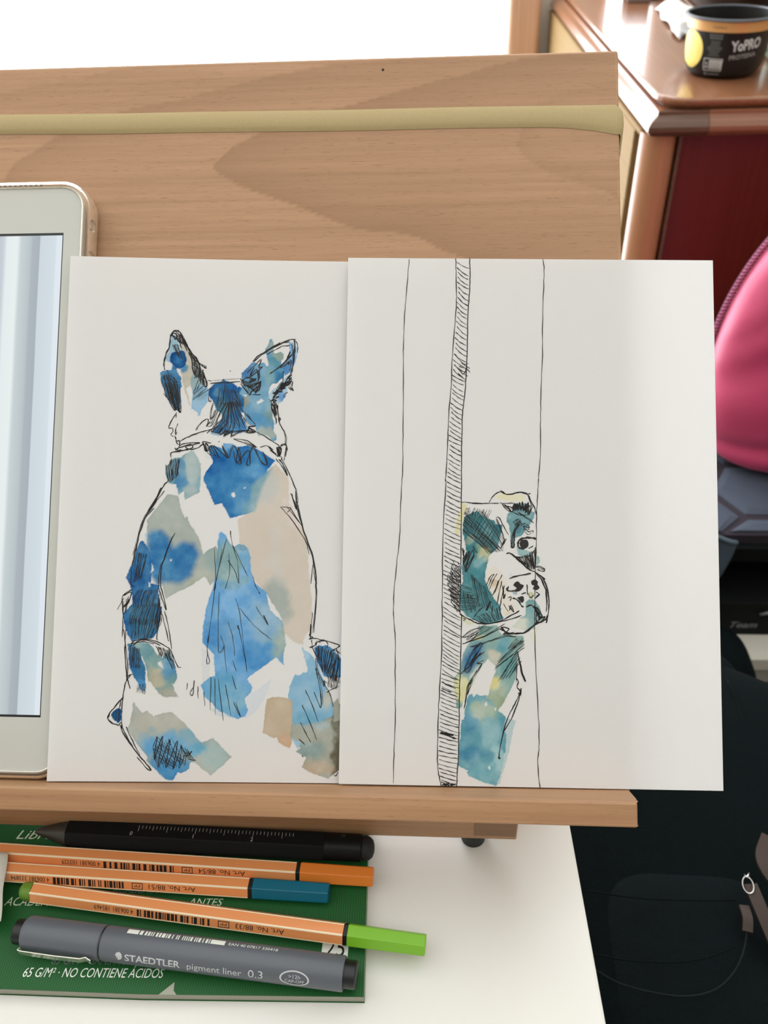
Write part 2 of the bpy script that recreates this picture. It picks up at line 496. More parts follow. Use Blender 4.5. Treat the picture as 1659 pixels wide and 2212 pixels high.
# ------------------------------------------------------------------ tablet in a clear case, standing on the ledge
tab = thing('tablet', 'white tablet in a clear case at the left, showing pale grey curtain stripes', 'tablet', bf(-228, LT, -330), mat=BOARD_M)
TU1, TV1, TV0 = -147.4, 166.2, -73.0
TW, TH = 169.5, TV1 - TV0
TC = (TU1 - TW / 2, (TV1 + TV0) / 2)
FN = -326.5
prism('body', rounded(TW, TH, 9.5, cx=TC[0], cy=TC[1]), FN - 7.6, FN - .9, M['alu'], tab, bevel=.6, frame=BOARD_M)
prism('bezel', rounded(TW - .8, TH - .8, 9.2, cx=TC[0], cy=TC[1]), FN - .9, FN, M['bezel'], tab, bevel=.25, frame=BOARD_M)
SU1, SV1, SV0 = -155.7, 146.0, -51.6
scr_frame = box('screen_border', (SU1 - 148.5, SV0, FN - .2), (SU1, SV1, FN + .03), M['black'], tab, bevel=0, frame=BOARD_M)
def screen_mat():
    mt, nt, b = new_mat('lit_screen')
    N, L = nt.nodes, nt.links
    tc = N.new('ShaderNodeTexCoord'); sp = N.new('ShaderNodeSeparateXYZ'); L.new(tc.outputs['Object'], sp.inputs[0])
    mr = N.new('ShaderNodeMapRange'); mr.inputs[1].default_value = (SU1 - 60) / 1000; mr.inputs[2].default_value = SU1 / 1000
    nz = N.new('ShaderNodeTexNoise'); nz.inputs['Scale'].default_value = 18
    mp = N.new('ShaderNodeMapping'); mp.inputs['Scale'].default_value = (1, .6, 1); L.new(tc.outputs['Object'], mp.inputs[0]); L.new(mp.outputs[0], nz.inputs['Vector'])
    ad = N.new('ShaderNodeMath'); ad.operation = 'MULTIPLY_ADD'; ad.inputs[1].default_value = .0016
    L.new(nz.outputs[0], ad.inputs[0]); L.new(sp.outputs[0], ad.inputs[2]); L.new(ad.outputs[0], mr.inputs[0])
    cr = N.new('ShaderNodeValToRGB'); L.new(mr.outputs[0], cr.inputs[0])
    k = lambda mm: 1 - mm / 60
    stops = [(k(60), (196, 204, 208)), (k(40), (226, 232, 236)), (k(26), (196, 204, 212)), (k(24.5), (205, 210, 218)), (k(23), (232, 240, 241)), (k(18.5), (236, 243, 243)), (k(17), (202, 213, 216)), (k(13), (188, 199, 203)), (k(12), (174, 184, 191)), (k(9.1), (168, 179, 186)), (k(8.7), (208, 219, 226)), (k(4), (212, 224, 230)), (k(2.2), (214, 226, 234)), (k(1.6), (226, 236, 242)), (k(0), (228, 237, 244))]
    el = cr.color_ramp.elements
    while len(el) > 1: el.remove(el[-1])
    for i, (p, c) in enumerate(stops):
        e = el[0] if i == 0 else el.new(p)
        e.position = p; e.color = tuple(lin(c)) + (1,)
    L.new(cr.outputs[0], b.inputs['Emission Color']); b.inputs['Emission Strength'].default_value = .72
    setp(b, Base_Color=(.01, .01, .012, 1), Roughness=.3); b.inputs['Specular IOR Level'].default_value = .2
    return mt
box('screen', (SU1 - 147.6, SV0 + .9, FN - .1), (SU1 - .35, SV1 - 1.1, FN + .06), screen_mat(), tab, bevel=0, frame=BOARD_M)
# clear case: a rounded rim that laps over the front edge, plus a back plate
def clear_mat():
    mt, nt, b = new_mat('clear_plastic')
    setp(b, Base_Color=(.93, .84, .70, 1), Roughness=.08, IOR=1.45)
    b.inputs['Transmission Weight'].default_value = .92
    return mt
M['clear'] = clear_mat()
def case_rim():
    prof = [(-.9, .7), (-.4, 1.25), (.5, 1.3), (1.5, .9), (2.4, -.4), (2.8, -2.2), (2.8, -7.5), (2.0, -9.6), (.6, -10.4), (.35, -9.2), (.35, .2), (-.8, .1)]
    vs, fs = [], []; loop = rounded(TW, TH, 9.5, 8, *TC); n = len(loop); k = len(prof)
    L_ = np.array(loop); c = np.array(TC)
    inner = np.array(rounded(TW - 19, TH - 19, .01, 8, *TC))
    for p, q in zip(L_, inner):
        d = p - q; d /= np.linalg.norm(d)
        for o, h in prof:
            e = p + d * o
            vs.append((e[0], e[1], FN + h))
    for i in range(n):
        j = (i + 1) % n
        for a in range(k):
            b_ = (a + 1) % k
            fs.append((i * k + a, j * k + a, j * k + b_, i * k + b_))
    return vs, fs
v_, f_ = case_rim()
case = link('case', mesh_from('case', v_, f_, True), M['clear'], tab, BOARD_M)
for k in range(16):
    x = -167.0 - k * 2.25
    lathe('speaker_hole', [(.01, 0), (.5, 0), (.5, 1.0), (.01, 1.0)], bf(x, TV1 + .5, FN - .2), M['black'], case, seg=10, axis=BF[1])
box('button', (TU1 + 2.4, 147.6, FN - 4), (TU1 + 3.6, 152.0, FN - .6), M['clear'], case, bevel=.5, frame=BOARD_M)
box('button', (TU1 + 2.4, 112.0, FN - 4.2), (TU1 + 3.5, 138.4, FN - .4), M['clear'], case, bevel=.5, frame=BOARD_M)

# ------------------------------------------------------------------ notebook with a green cover
NZ = -336.0
nb = thing('notebook', 'green-covered notebook lying under the pens on the white desk', 'notebook', (-110, 150, TZ))
def cover_mat():
    mt, nt, b = new_mat('green_cover')
    N, L = nt.nodes, nt.links
    tc = N.new('ShaderNodeTexCoord'); wv = N.new('ShaderNodeTexWave'); wv.inputs['Scale'].default_value = 330; wv.inputs['Distortion'].default_value = .4
    L.new(tc.outputs['Object'], wv.inputs['Vector'])
    cr = N.new('ShaderNodeValToRGB'); cr.color_ramp.elements[0].color = alb(13, 62, 25); cr.color_ramp.elements[0].position = .05; cr.color_ramp.elements[1].color = alb(20, 84, 36); cr.color_ramp.elements[1].position = .3
    L.new(wv.outputs[0], cr.inputs[0]); L.new(cr.outputs[0], b.inputs['Base Color'])
    setp(b, Roughness=.5); b.inputs['Specular IOR Level'].default_value = .35
    return mt
nb_out = [(-26.6, 123.3), (-29.6, 196), (-215, 196), (-215, 120.5), (-111, 121.0)]
M['pages'] = simple('page_edges', alb(150, 150, 138), .8, noise=.2, nscale=10, stretch=(1, 1, 3000))
prism('pages', [(x * .998 - .2, y + .35) for x, y in nb_out], TZ + .25, NZ - .5, M['pages'], nb)
M['cover'] = cover_mat()
prism('cover', nb_out, NZ - .5, NZ, M['cover'], nb)
prism('back_cover', nb_out, TZ, TZ + .3, M['cover'], nb)
# torn nick in the front edge that shows the board underneath
prism('torn_corner', [(-103.5, 121.05), (-98.6, 125.6), (-98.2, 122.6), (-96.8, 121.2)], NZ, NZ + .12, simple('torn_paper', alb(150, 152, 140), .9), nb)
lx, ly = np.array([.9995, -.03, 0]), np.array([.03, .9995, 0])
def on_cover(px, py): p = on_z(px, py, NZ + .05); return p
def cover_text(s, x0, y0, x1, h, mt, shear=.18):
    a, b_ = on_cover(x0, y0), on_cover(x1, y0 + (x1 - x0) * .008)
    d = (b_ - a) / np.linalg.norm(b_ - a)
    text('lettering', s, h, flat(a, d, np.cross([0, 0, 1], d)), mt, nb, width=np.linalg.norm(b_ - a), shear=shear)
cover_text('Libreta', 34, 1812, 140, 4.1, M['pale_print'], .3)
cover_text('ACADEMI', 8, 1956, 112, 3.6, M['pale_print'], .25)
cover_text('ACADEMIA', 240, 1929, 340, 3.2, M['dim_print'], .25)
cover_text('ANTES', 405, 1956, 480, 3.0, M['pale_print'], .25)
cover_text('65 G/M² · SANS ACIDE', 110, 2083, 305, 3.2, M['dim_print'], .25)
cover_text('65 G/M² · NO CONTIENE ÁCIDOS', 48, 2110, 352, 3.4, M['white_print'], .22)
q0, q1 = on_cover(693, 2068), on_cover(750, 2072)
qd = (q1 - q0) / np.linalg.norm(q1 - q0); qn = np.cross([0, 0, 1], qd); qw = np.linalg.norm(q1 - q0)
rects('size_patch', [(0, 0, qw, 9.5)], flat(q0, qd, qn), M['white_print'], nb)
text('lettering', '25', 6.6, flat(q0 + qd * 1.6 + qn * .8 + [0, 0, .05], qd, qn), M['black_print'], nb, width=7.2)

# ------------------------------------------------------------------ hexagonal fineliners
M['pen_orange'] = simple('orange_lacquer', alb(212, 138, 84), .32, coat=.25)
M['pen_stripe'] = simple('white_pen_stripe', alb(246, 212, 182), .35)
M['cap_orange'] = simple('orange_cap', alb(206, 118, 44), .38)
M['cap_teal'] = simple('teal_cap', alb(0, 92, 116), .38)
M['cap_green'] = simple('lime_cap', alb(112, 170, 40), .38)
M['plug_green'] = simple('green_plug', alb(92, 130, 42), .4)
def hexpen(name, label, tail, collar, end, z, cap, plug, code, art, seed, tx):
    t, e = np.array(tail, float), np.array(end, float)
    t[2] = e[2] = z
    d = (e - t) / np.linalg.norm(e - t); side = np.cross(d, [0, 0, 1.]); up = np.cross(side, d)
    if side[1] > 0: side = -side
    Lc = (np.array(collar) - t) @ d; Lt = np.linalg.norm(e - t); R6 = 4.35; AP = R6 * math.cos(math.pi / 6)
    pen = thing(name, label, 'pen', (t + e) / 2 - [0, 0, AP], group='hexagonal fineliners on the notebook')
    def hexa(nm, segs, mt):
        vs, fs = [], []
        for s, r in segs:
            for k in range(6):
                a = math.pi / 3 * k; vs.append(t + d * s + r * (math.cos(a) * side + math.sin(a) * up))
        for i in range(len(segs) - 1):
            for k in range(6):
                j = (k + 1) % 6; fs.append((i * 6 + k, i * 6 + j, (i + 1) * 6 + j, (i + 1) * 6 + k))
        fs.append(tuple(range(6))[::-1]); fs.append(tuple(range(6 * len(segs) - 6, 6 * len(segs))))
        me = mesh_from(nm, vs, fs)
        bm = bmesh.new(); bm.from_mesh(me); bpy.data.meshes.remove(me)
        bmesh.ops.recalc_face_normals(bm, faces=bm.faces[:])
        for v in bm.verts: v.co *= 1000
        return link(nm, bm_mesh(nm, bm, bevel=.28, seg=2), mt, pen)
    b0 = 5.6
    body = hexa('barrel', [(b0, R6), (Lc - 1.6, R6)], M['pen_orange'])
    lathe('end_plug', [(.3, 0.), (2.2, .15), (3.2, .9), (3.6, 2.2), (3.65, b0 - .8), (4.1, b0)], t, plug, pen, seg=32, axis=d)
    hexa('collar', [(Lc - 1.6, R6 * .985), (Lc, R6 * .985)], M['black'])
    hexa('cap', [(Lc, R6 * 1.02), (Lt - .4, R6 * .97), (Lt, R6 * .9)], cap)
    # white line down each long edge
    vs, fs = [], []
    for k in range(6):
        a = math.pi / 3 * k
        for s in (b0 + .1, Lc - 1.7):
            for da in (-.095, 0, .095):
                rr = AP / math.cos(math.pi / 6 - abs(da)) + (.035 if da else -.02)
                vs.append(t + d * s + rr * (math.cos(a + da) * side + math.sin(a + da) * up))
        n = k * 6
        fs += [(n, n + 3, n + 4, n + 1), (n + 1, n + 4, n + 5, n + 2)]
    link('edge_stripe', mesh_from('edge_stripe', vs, fs), M['pen_stripe'], body)
    # print on the face turned to the viewer, upside down
    a = math.pi / 6; mN = math.cos(a) * side + math.sin(a) * up
    xd = -d; yd = np.cross(mN, xd); base = t + mN * (AP + .03)
    def fn(s0): return flat(base + d * s0 - yd * 1.05, xd, yd)
    def put(s, x0, x1, h=2.1): text('print', s, h, fn(x0), M['black_print'], body, width=x0 - x1)
    put(art, Lc - tx[0], Lc - tx[0] - 19.5)
    pf = fn(Lc - tx[0] - 22)
    rects('print', [(0, -.3, 4.6, 0), (0, 2.2, 4.6, 2.5), (0, 0, .3, 2.2), (4.3, 0, 4.6, 2.2)], pf, M['black_print'], body)
    text('print', 'PP', 1.3, flat(base + d * (Lc - tx[0] - 23.1) - yd * .65, xd, yd), M['black_print'], body, width=2.6)
    rects('barcode', barcode(0, 30, -.35, 2.6, seed), fn(Lc - tx[0] - 30), M['black_print'], body)
    put(code, Lc - tx[0] - 61.5, Lc - tx[0] - 61.5 - 16.5, 2.0)
    return pen
ZP = NZ + 4.35 * math.cos(math.pi / 6)
hexpen('fineliner', 'orange hexagonal fineliner with an orange cap, next to the black ruler pen', (-193.5, 172.75, 0), (-55.5, 168.1, 0), (-25.6, 167.1, 0), ZP, M['cap_orange'], M['cap_orange'], '4 006381 103329', 'Art. No. 88/54', 3, (22.5,))
hexpen('fineliner', 'orange hexagonal fineliner with a teal blue cap, middle of the three', (-210, 165.2, 0), (-73.9, 160.85, 0), (-43.0, 159.85, 0), ZP, M['cap_teal'], M['cap_teal'], '4 006381 333894', 'Art. No. 88/51', 7, (23,))
hexpen('fineliner', 'orange hexagonal fineliner with a lime green cap hanging past the notebook', (-169.3, 156.4, 0), (-33.9, 143.7, 0), (-3.9, 140.9, 0), ZP + .3, M['cap_green'], M['plug_green'], '4 006381 185469', 'Art. No. 88/33', 11, (24.5,))

# ------------------------------------------------------------------ grey drawing pen
def drawing_pen():
    R = 6.3; z = NZ + R
    a, e = np.array((-163.8, 139.3, z)), np.array((-29.2, 128.2, z))
    d = (e - a) / np.linalg.norm(e - a); L_ = np.linalg.norm(e - a)
    side = np.cross(d, [0, 0, 1.]); side = side if side[1] < 0 else -side; up = np.array([0, 0, 1.])
    pen = thing('drawing_pen', 'dark grey capped drawing pen with white lettering, nearest the viewer', 'pen', (a + e) / 2 - [0, 0, R])
    mg = simple('slate_plastic', alb(84, 90, 98), .42)
    body = lathe('barrel', [(R - .3, 36.9), (R, 37.4), (R - .05, 80), (R - .2, L_ - 5), (R - .5, L_ - 4.6)], a, mg, pen, axis=d)
    lathe('groove', [(R - .35, 36.2), (R - .35, 37)], a, M['black'], pen, axis=d)
    cap = lathe('cap', [(R - .9, 4.2), (R - .2, 5), (R, 6), (R + .05, 35.9), (R - .3, 36.3)], a, mg, pen, axis=d)
    lathe('end_plug', [(2.4, 0), (4.2, .15), (4.6, .6), (4.7, 4.3)], a, M['black'], pen, axis=d)
    lathe('end_plug', [(4.9, L_ - 4.8), (4.9, L_ - .5), (4.4, L_), (1, L_ - .2)], a, M['black'], pen, axis=d)
    # metal clip along the lower side of the cap
    mm = simple('clip_metal', (.75, .73, .66), .25, metal=.9)
    ang = math.radians(6)
    cdir = math.cos(ang) * side + math.sin(ang) * up
    tang = np.cross(d, cdir)
    pts = [(5.2, R + .1), (4.6, R + 1.0), (6, R + 1.35), (20, R + 1.5), (30, R + 1.3), (32, R + .5), (34.5, R + 1.5)]
    vs, fs = [], []
    for i, (s, r) in enumerate(pts):
        for w in (-1.3, 1.3):
            for th in (0, .35): vs.append(a + d * s + cdir * (r + th) + tang * w)
        if i:
            k = i * 4; p = k - 4
            fs += [(p, k, k + 1, p + 1), (p + 2, p + 3, k + 3, k + 2), (p + 1, k + 1, k + 3, p + 3), (p, p + 2, k + 2, k)]
    link('clip', mesh_from('clip', vs, fs), mm, cap)
    def cyl(s0, a0, sc=1):
        def f(x, y):
            q = math.radians(a0) + y / R
            return a + d * (s0 + x) + (R + .07) * (math.cos(q) * side + math.sin(q) * up)
        return f
    text('print', 'STAEDTLER', 2.7, cyl(47.4, 17), M['grey_print'], body, width=21.7, bold=.02, cuts=3)
    text('print', 'pigment liner', 2.7, cyl(71.8, 16), M['grey_print'], body, width=21, cuts=3)
    text('print', '0.3', 3.0, cyl(95.3, 17), M['grey_print'], body, width=5.6, cuts=3)
    # helmeted head emblem as a small round badge
    f = cyl(43.2, 18)
    vs, fs = [], []
    head = [(0.4, 1.9), (.9, 2.8), (2.0, 3.2), (2.9, 2.6), (3.2, 1.5), (2.9, .5), (2.1, -.1), (1.2, .1), (1.5, .9), (.8, .8), (.9, 1.4)]
    link('print', mesh_from('print', [f(*p) for p in head], [tuple(range(len(head)))[::-1]]), M['grey_print'], body)
    rects('barcode', [(x0 + 0, y0, x1, y1) for x0, y0, x1, y1 in [(0, 0, 4.5, 2.3), (33, 0, 38.5, 2.3)] + barcode(5, 33, 0, 2.3, 5)], cyl(46.0, 110), M['white_print'], body, ny=5)
    text('print', 'EAN 40 07817 330418', 1.3, cyl(86, 113), M['white_print'], body, width=19, cuts=2)
    f = cyl(107.2, 6); ring = []
    n = 40; vs, fs = [], []
    for i in range(n):
        q = 2 * math.pi * i / n
        for r in (1, .88): vs.append(f(5.6 + 5.6 * r * math.cos(q), 2.9 + 3.0 * (r if r == 1 else .84) * math.sin(q)))
    for i in range(n):
        j = (i + 1) % n; fs.append((2 * i, 2 * j, 2 * j + 1, 2 * i + 1))
    link('print', mesh_from('print', vs, fs), M['grey_print'], body)
    text('print', '>12h', 1.35, cyl(110.6, 34), M['grey_print'], body, width=4.4)
    text('print', 'CAP-OFF', 1.35, cyl(109.2, 17), M['grey_print'], body, width=7.3)
drawing_pen()

# ------------------------------------------------------------------ black ruler pen with a rubber tip
def ruler_pen():
    R = 6.0; z = NZ + R
    a, e = np.array((-171, 181.2, z)), np.array((-25.8, 178.0, z))
    d = (e - a) / np.linalg.norm(e - a); L_ = np.linalg.norm(e - a)
    side = np.cross(d, [0, 0, 1.]); side = side if side[1] < 0 else -side; up = np.array([0, 0, 1.])
    pen = thing('ruler_pen', 'thick black pen with an inch scale and rubber tip, under the easel ledge', 'pen', (a + e) / 2 - [0, 0, R])
    mk = simple('satin_black', (.005, .0075, .0085), .42, spec=.22)
    vs, fs = [], []
    segs = [(14.2, R - .3), (14.6, R), (L_ - 21, R), (L_ - 20.6, R - .3)]
    for s, r in segs:
        for k in range(6):
            q = math.pi / 3 * k; vs.append(a + d * s + r * 1.06 * (math.cos(q) * side + math.sin(q) * up))
    for i in range(3):
        for k in range(6):
            j = (k + 1) % 6; fs.append((i * 6 + k, i * 6 + j, i * 6 + 6 + j, i * 6 + 6 + k))
    fs += [tuple(range(6))[::-1], tuple(range(18, 24))]
    me = mesh_from('barrel', vs, fs); bm = bmesh.new(); bm.from_mesh(me); bmesh.ops.recalc_face_normals(bm, faces=bm.faces[:])
    for v in bm.verts: v.co *= 1000
    body = link('barrel', bm_mesh('barrel', bm, bevel=.3), mk, pen)
    lathe('tip_cone', [(.9, -1), (1.4, 0), (5.2, 12.6), (5.6, 14.3)], a, simple('grey_cone', alb(62, 62, 60), .4, metal=.4), pen, axis=d)
    lathe('rear_sleeve', [(5.4, L_ - 20.7), (5.5, L_ - 20), (5.4, L_ - 5.2), (5, L_ - 5)], a, mk, pen, axis=d)
    lathe('rubber_tip', [(4.6, L_ - 5), (4.9, L_ - 4), (4.6, L_ - 2), (3.4, L_ - .6), (1.6, L_), (.1, L_ + .1)], a, M['rubber'], pen, axis=d)
    AP = R * 1.06 * math.cos(math.pi / 6); q = math.pi / 2
    base = a + up * (AP + .04)
    f = flat(base, d, -side)
    tk = []; u = 24.05 / 16 * 1.02
    for i in range(44):
        hgt = 2.6 if i % 8 == 0 else (2.0 if i % 4 == 0 else 1.45)
        x = 45.5 + i * u
        tk.append((x, 2.0 - hgt, x + .16, 2.0))
    rects('scale', tk, f, M['grey_print'], body)
    for s, x in (('0', 43.0), ('1', 45.5 + 16 * u), ('2', 45.5 + 32 * u)):
        text('scale', s, 1.7, flat(base + d * (x - .6) + side * 2.5, d, -side), M['grey_print'], body)
    rects('scale', [(0, 0, 1.4, .16), (0, 1.3, 1.4, 1.46), (0, .16, .16, 1.3), (1.24, .16, 1.4, 1.3)], lambda x, y: a + d * (L_ - 13.5 + x) + 5.55 * (math.cos(1.9 + y / 5.5) * side + math.sin(1.9 + y / 5.5) * up), M['dim_print'], pen)
ruler_pen()

# ------------------------------------------------------------------ folded sheet of ruled paper at the left edge
def note():
    vs, fs = [], []
    p = [(-178.8, 169.8), (-170.8, 142.2)]
    nx, ny = 10, 14
    for i in range(nx):
        for j in range(ny):
            t = j / (ny - 1); s = i / (nx - 1)
            x = p[0][0] + (p[1][0] - p[0][0]) * t + .8 * math.sin(t * 9) * .3 - s * 60
            y = p[0][1] + (p[1][1] - p[0][1]) * t
            z = NZ + 8.7 + 1.2 * s - 2.6 * max(0, t - .6)
            vs.append((x, y, z))
    for i in range(nx - 1):
        for j in range(ny - 1): fs.append((i * ny + j, i * ny + j + 1, (i + 1) * ny + j + 1, (i + 1) * ny + j))
    me = mesh_from('ruled_paper', vs, fs, True)
    o = link('ruled_paper', me, simple('grey_white_paper', alb(205, 207, 198), .85), None)
    md = o.modifiers.new('s', 'SOLIDIFY'); md.thickness = .0004; md.offset = -1
    tag(o, 'slip of white ruled paper lying over the pen ends at the left edge', 'paper')
    MW[o] = ROOM_M.copy()
    lines = []
    for t in (.28, .62, .88):
        y = p[0][1] + (p[1][1] - p[0][1]) * t; x = p[0][0] + (p[1][0] - p[0][0]) * t
        z = NZ + 8.45 - 2.6 * max(0, t - .6)
        for k in range(5): lines.append((x - 1.6 - k * 2.0, y, z + .35))
    rs = []
    link('ruled_line', mesh_from('ruled_line', [q for (x, y, z) in lines for q in ((x, y, z), (x + 1.2, y, z), (x + 1.2, y + .2, z), (x, y + .2, z))], [tuple(range(4 * i, 4 * i + 4)) for i in range(len(lines))]), M['dim_print'], o)
note()
# ------------------------------------------------------------------ wooden cabinet behind, right
CZ = -223.2
M['cab'] = wood('cabinet_wood', alb(122, 80, 54), alb(138, 94, 66), alb(92, 58, 38), along='Y', rough=.3, coat=.6, fleck_amt=.15)
M['cab'].node_tree.nodes['Principled BSDF'].inputs['Coat Roughness'].default_value = .12
M['cab_dark'] = wood('cabinet_dark_joint', alb(78, 54, 40), alb(92, 64, 48), alb(60, 40, 30), along='X', rough=.4, coat=.15, fleck_amt=.15)
M['cab_rail'] = wood('cabinet_rail_wood', alb(112, 72, 50), alb(128, 84, 60), alb(86, 54, 36), along='X', rough=.4, coat=.15, fleck_amt=.15)
M['cab_pale'] = wood('cabinet_drawer_wood', alb(122, 100, 66), alb(130, 108, 72), alb(104, 84, 54), along='Y', rough=.7, fleck_amt=.1)
M['cab_pale'].node_tree.nodes['Principled BSDF'].inputs['Specular IOR Level'].default_value = .1
M['cab_red'] = wood('cabinet_red_panel', alb(66, 15, 4), alb(84, 26, 7), alb(48, 10, 3), along='Z', rough=.4, coat=.0, fleck_amt=.1, streak=.6)
cab = thing('cabinet', 'reddish brown wooden cabinet with a rounded top, behind the easel at the right', 'cabinet', (460, 1250, FL))
CX0, CX1, CY0, CY1 = 216.0, 760.0, 905.0, 1632.0
top = rounded(CX1 - CX0, CY1 - CY0, 34, 8, (CX0 + CX1) / 2, (CY0 + CY1) / 2)
sk = [(x - .032 * (y - CY0) * (1 - (x - CX0) / (CX1 - CX0)), y) for x, y in top]
def slab_top():
    c = np.array(sk); n = len(c); d = c - np.array(((CX0 + CX1) / 2, (CY0 + CY1) / 2)); nrm = np.roll(c, -1, 0) - np.roll(c, 1, 0)
    nrm = np.stack([nrm[:, 1], -nrm[:, 0]], 1); nrm /= np.linalg.norm(nrm, axis=1)[:, None]
    vs, fs = [], []
    prof = [(3.2, 0), (1.2, -.5), (.3, -1.6), (0, -3), (.6, -5), (2.4, -7.2), (5, -9.2), (8, -10.6), (8, -11.6)]
    for ins, z in prof: vs += [(x, y, CZ + z) for x, y in c - nrm * ins]
    for k in range(len(prof) - 1):
        for i in range(n): j = (i + 1) % n; fs.append((k * n + j, k * n + i, (k + 1) * n + i, (k + 1) * n + j))
    fs += [tuple(range(n)), tuple(range((len(prof) - 1) * n, len(prof) * n))[::-1]]
    me = mesh_from('top', vs, fs); bm = bmesh.new(); bm.from_mesh(me); bmesh.ops.recalc_face_normals(bm, faces=bm.faces[:])
    for v in bm.verts: v.co *= 1000
    return link('top', bm_mesh('top', bm), M['cab'], cab)
slab_top()
def skew(x, y): return (x - .032 * (y - CY0), y)
# the overhanging rail: rounded nose, mitred dark corner blocks at the front
nose = [(0, 0), (0, -4), (-6, -8), (-9.5, -13), (-9.5, -17), (-6, -21.5), (0, -24), (30, -24), (30, 0)]
def sweep(name, prof, p, q, axis, mt, mitre=False):
    """profile (out, up) run from p to q; `axis` is the outward direction"""
    vs, fs = [], []; n = len(prof)
    for i, c in enumerate((p, q)):
        for o, h in prof: 
            e = o if mitre and i == 0 else 0.
            vs.append((c[0] + axis[0] * o + axis[1] * e, c[1] + axis[1] * o + axis[0] * e, CZ - 11 + h))
    for i in range(n):
        j = (i + 1) % n; fs.append((i, j, n + j, n + i))
    fs += [tuple(range(n))[::-1], tuple(range(n, 2 * n))]
    me = mesh_from(name, vs, fs); bm = bmesh.new(); bm.from_mesh(me); bmesh.ops.recalc_face_normals(bm, faces=bm.faces[:])
    for v in bm.verts: v.co *= 1000
    return link(name, bm_mesh(name, bm, bevel=.8), mt, cab)
a0 = skew(CX0, CY0 + 1); a1 = skew(CX0, CY1)
sweep('side_rail', nose, (CX0, CY0), a1, (1, 0), M['cab'], True)
fr = [(o, h) for o, h in nose]
sweep('corner_block', fr, (CX0, CY0), (266, CY0), (0, 1), M['cab_dark'], True)
sweep('front_rail', fr, (266, CY0), (CX1, CY0), (0, 1), M['cab_rail'])
# corner post, gap, drawer fronts facing the window, red front panel
PZ = CZ - 35
bm = box_bm((206.5, 907, FL), (243, 927, PZ))
bmesh.ops.bevel(bm, geom=[e for e in bm.edges if abs(e.verts[0].co.z - e.verts[1].co.z) > 100 and e.verts[0].co.y < 910], offset=17, segments=8, profile=.5, affect='EDGES')
link('corner_post', bm_mesh('corner_post', bm, smooth=False), wood('cabinet_post_wood', alb(150, 104, 72), alb(162, 116, 82), alb(124, 82, 54), along='Z', rough=.4, coat=.2, fleck_amt=.1), cab)
box('post_moulding', (243, 911, FL), (246.5, 922, PZ), M['cab_dark'], cab, bevel=1)
box('carcass', (214, 927, FL + 60), (CX1 - 20, CY1 - 4, PZ + 2), simple('recess_shade', alb(14, 9, 6), .8, spec=.1), cab, bevel=0)  # near-black colour stands in for the shade inside the drawer gap
for z1, z0 in ((PZ - 4, PZ - 186), (PZ - 192, PZ - 400), (PZ - 406, FL + 70)):
    d = [(204.0, 946), (213.5, 946), (212.5 - 18, CY1 - 10), (202.5 - 20, CY1 - 10)]
    prism('drawer_front', d, z0, z1, M['cab_pale'], cab, bevel=1.5)
prism('side_rail', [(206, 927), (213, 927), (195, CY1 - 8), (182, CY1 - 8)], PZ - 4, PZ + 1, M['cab_pale'], cab, bevel=.4)
box('front_panel', (246, 914, FL + 60), (CX1 - 30, 926, PZ), M['cab_red'], cab, bevel=0)
box('plinth', (214, 918, FL), (CX1 - 24, CY1 - 20, FL + 62), M['cab_dark'], cab, bevel=1)

# yogurt cup
cupc = np.array((299.5, 1008, CZ)); KS, KZ = .955, .965      # slightly under the usual pot size
M['cup'] = simple('cup_black', alb(17, 17, 17), .4, spec=.35)
cup = thing('yogurt_cup', 'black yogurt pot with a gold band, open, on the cabinet top', 'cup', cupc)
def cup_r(z): return KS * np.interp(z, [0, 1.6, 5, 9.5, 14, 30, 47, 56.2], [31, 34.5, 37.5, 40, 41.5, 43, 44.2, 45.6])
wall = lathe('pot', [(r * KS, z * KZ) for r, z in [(.1, .3), (30, .3), (31, 0), (34.5, 1.6), (37.5, 5), (40, 9.5), (41.5, 14), (43, 30), (44.2, 47), (45.6, 56.2), (45, 57), (43.5, 46), (40.5, 14), (36, 4), (.1, 3)]], cupc, M['cup'], cup, seg=72)
lathe('rim', [(r * KS, z * KZ) for r, z in [(44.8, 56.4), (47.8, 56.2), (48.6, 57.2), (48, 58.4), (45.6, 58.8), (44.4, 57.6)]], cupc, simple('rim_grey', alb(70, 76, 84), .3), cup, seg=72, loop=True)
c0 = math.atan2(-cupc[1], -cupc[0])
def cupf(th0, z0, rot=0):
    def f(x, y):
        x2, y2 = x * math.cos(rot) - y * math.sin(rot), x * math.sin(rot) + y * math.cos(rot)
        z = z0 + y2; r = cup_r(z) + .22; z *= KZ; q = c0 + math.radians(th0) + x2 / 44
        return cupc + np.array([r * math.cos(q), r * math.sin(q), z])
    return f
vs, fs = [], []
for i in range(72):
    q = 2 * math.pi * i / 72
    for z in (46.2, 51, 56): vs.append(cupc + np.array([(cup_r(z) + .12) * math.cos(q), (cup_r(z) + .12) * math.sin(q), z * KZ]))
for i in range(72):
    j = (i + 1) % 72
    for k in range(2): fs.append((i * 3 + k, j * 3 + k, j * 3 + k + 1, i * 3 + k + 1))
link('gold_band', mesh_from('gold_band', vs, fs, True), simple('gold_band', alb(196, 152, 96), .35, metal=.2), wall)
f = cupf(-55, 27.5); vs, fs = [(f(0, 0))], []
for k in range(1, 7):
    for i in range(40):
        q = 2 * math.pi * i / 40; vs.append(f(18 * k / 6 * math.cos(q), 18.3 * k / 6 * math.sin(q)))
for i in range(40):
    j = (i + 1) % 40; fs.append((0, 1 + i, 1 + j))
    for k in range(5): fs.append((1 + k * 40 + i, 1 + (k + 1) * 40 + i, 1 + (k + 1) * 40 + j, 1 + k * 40 + j))
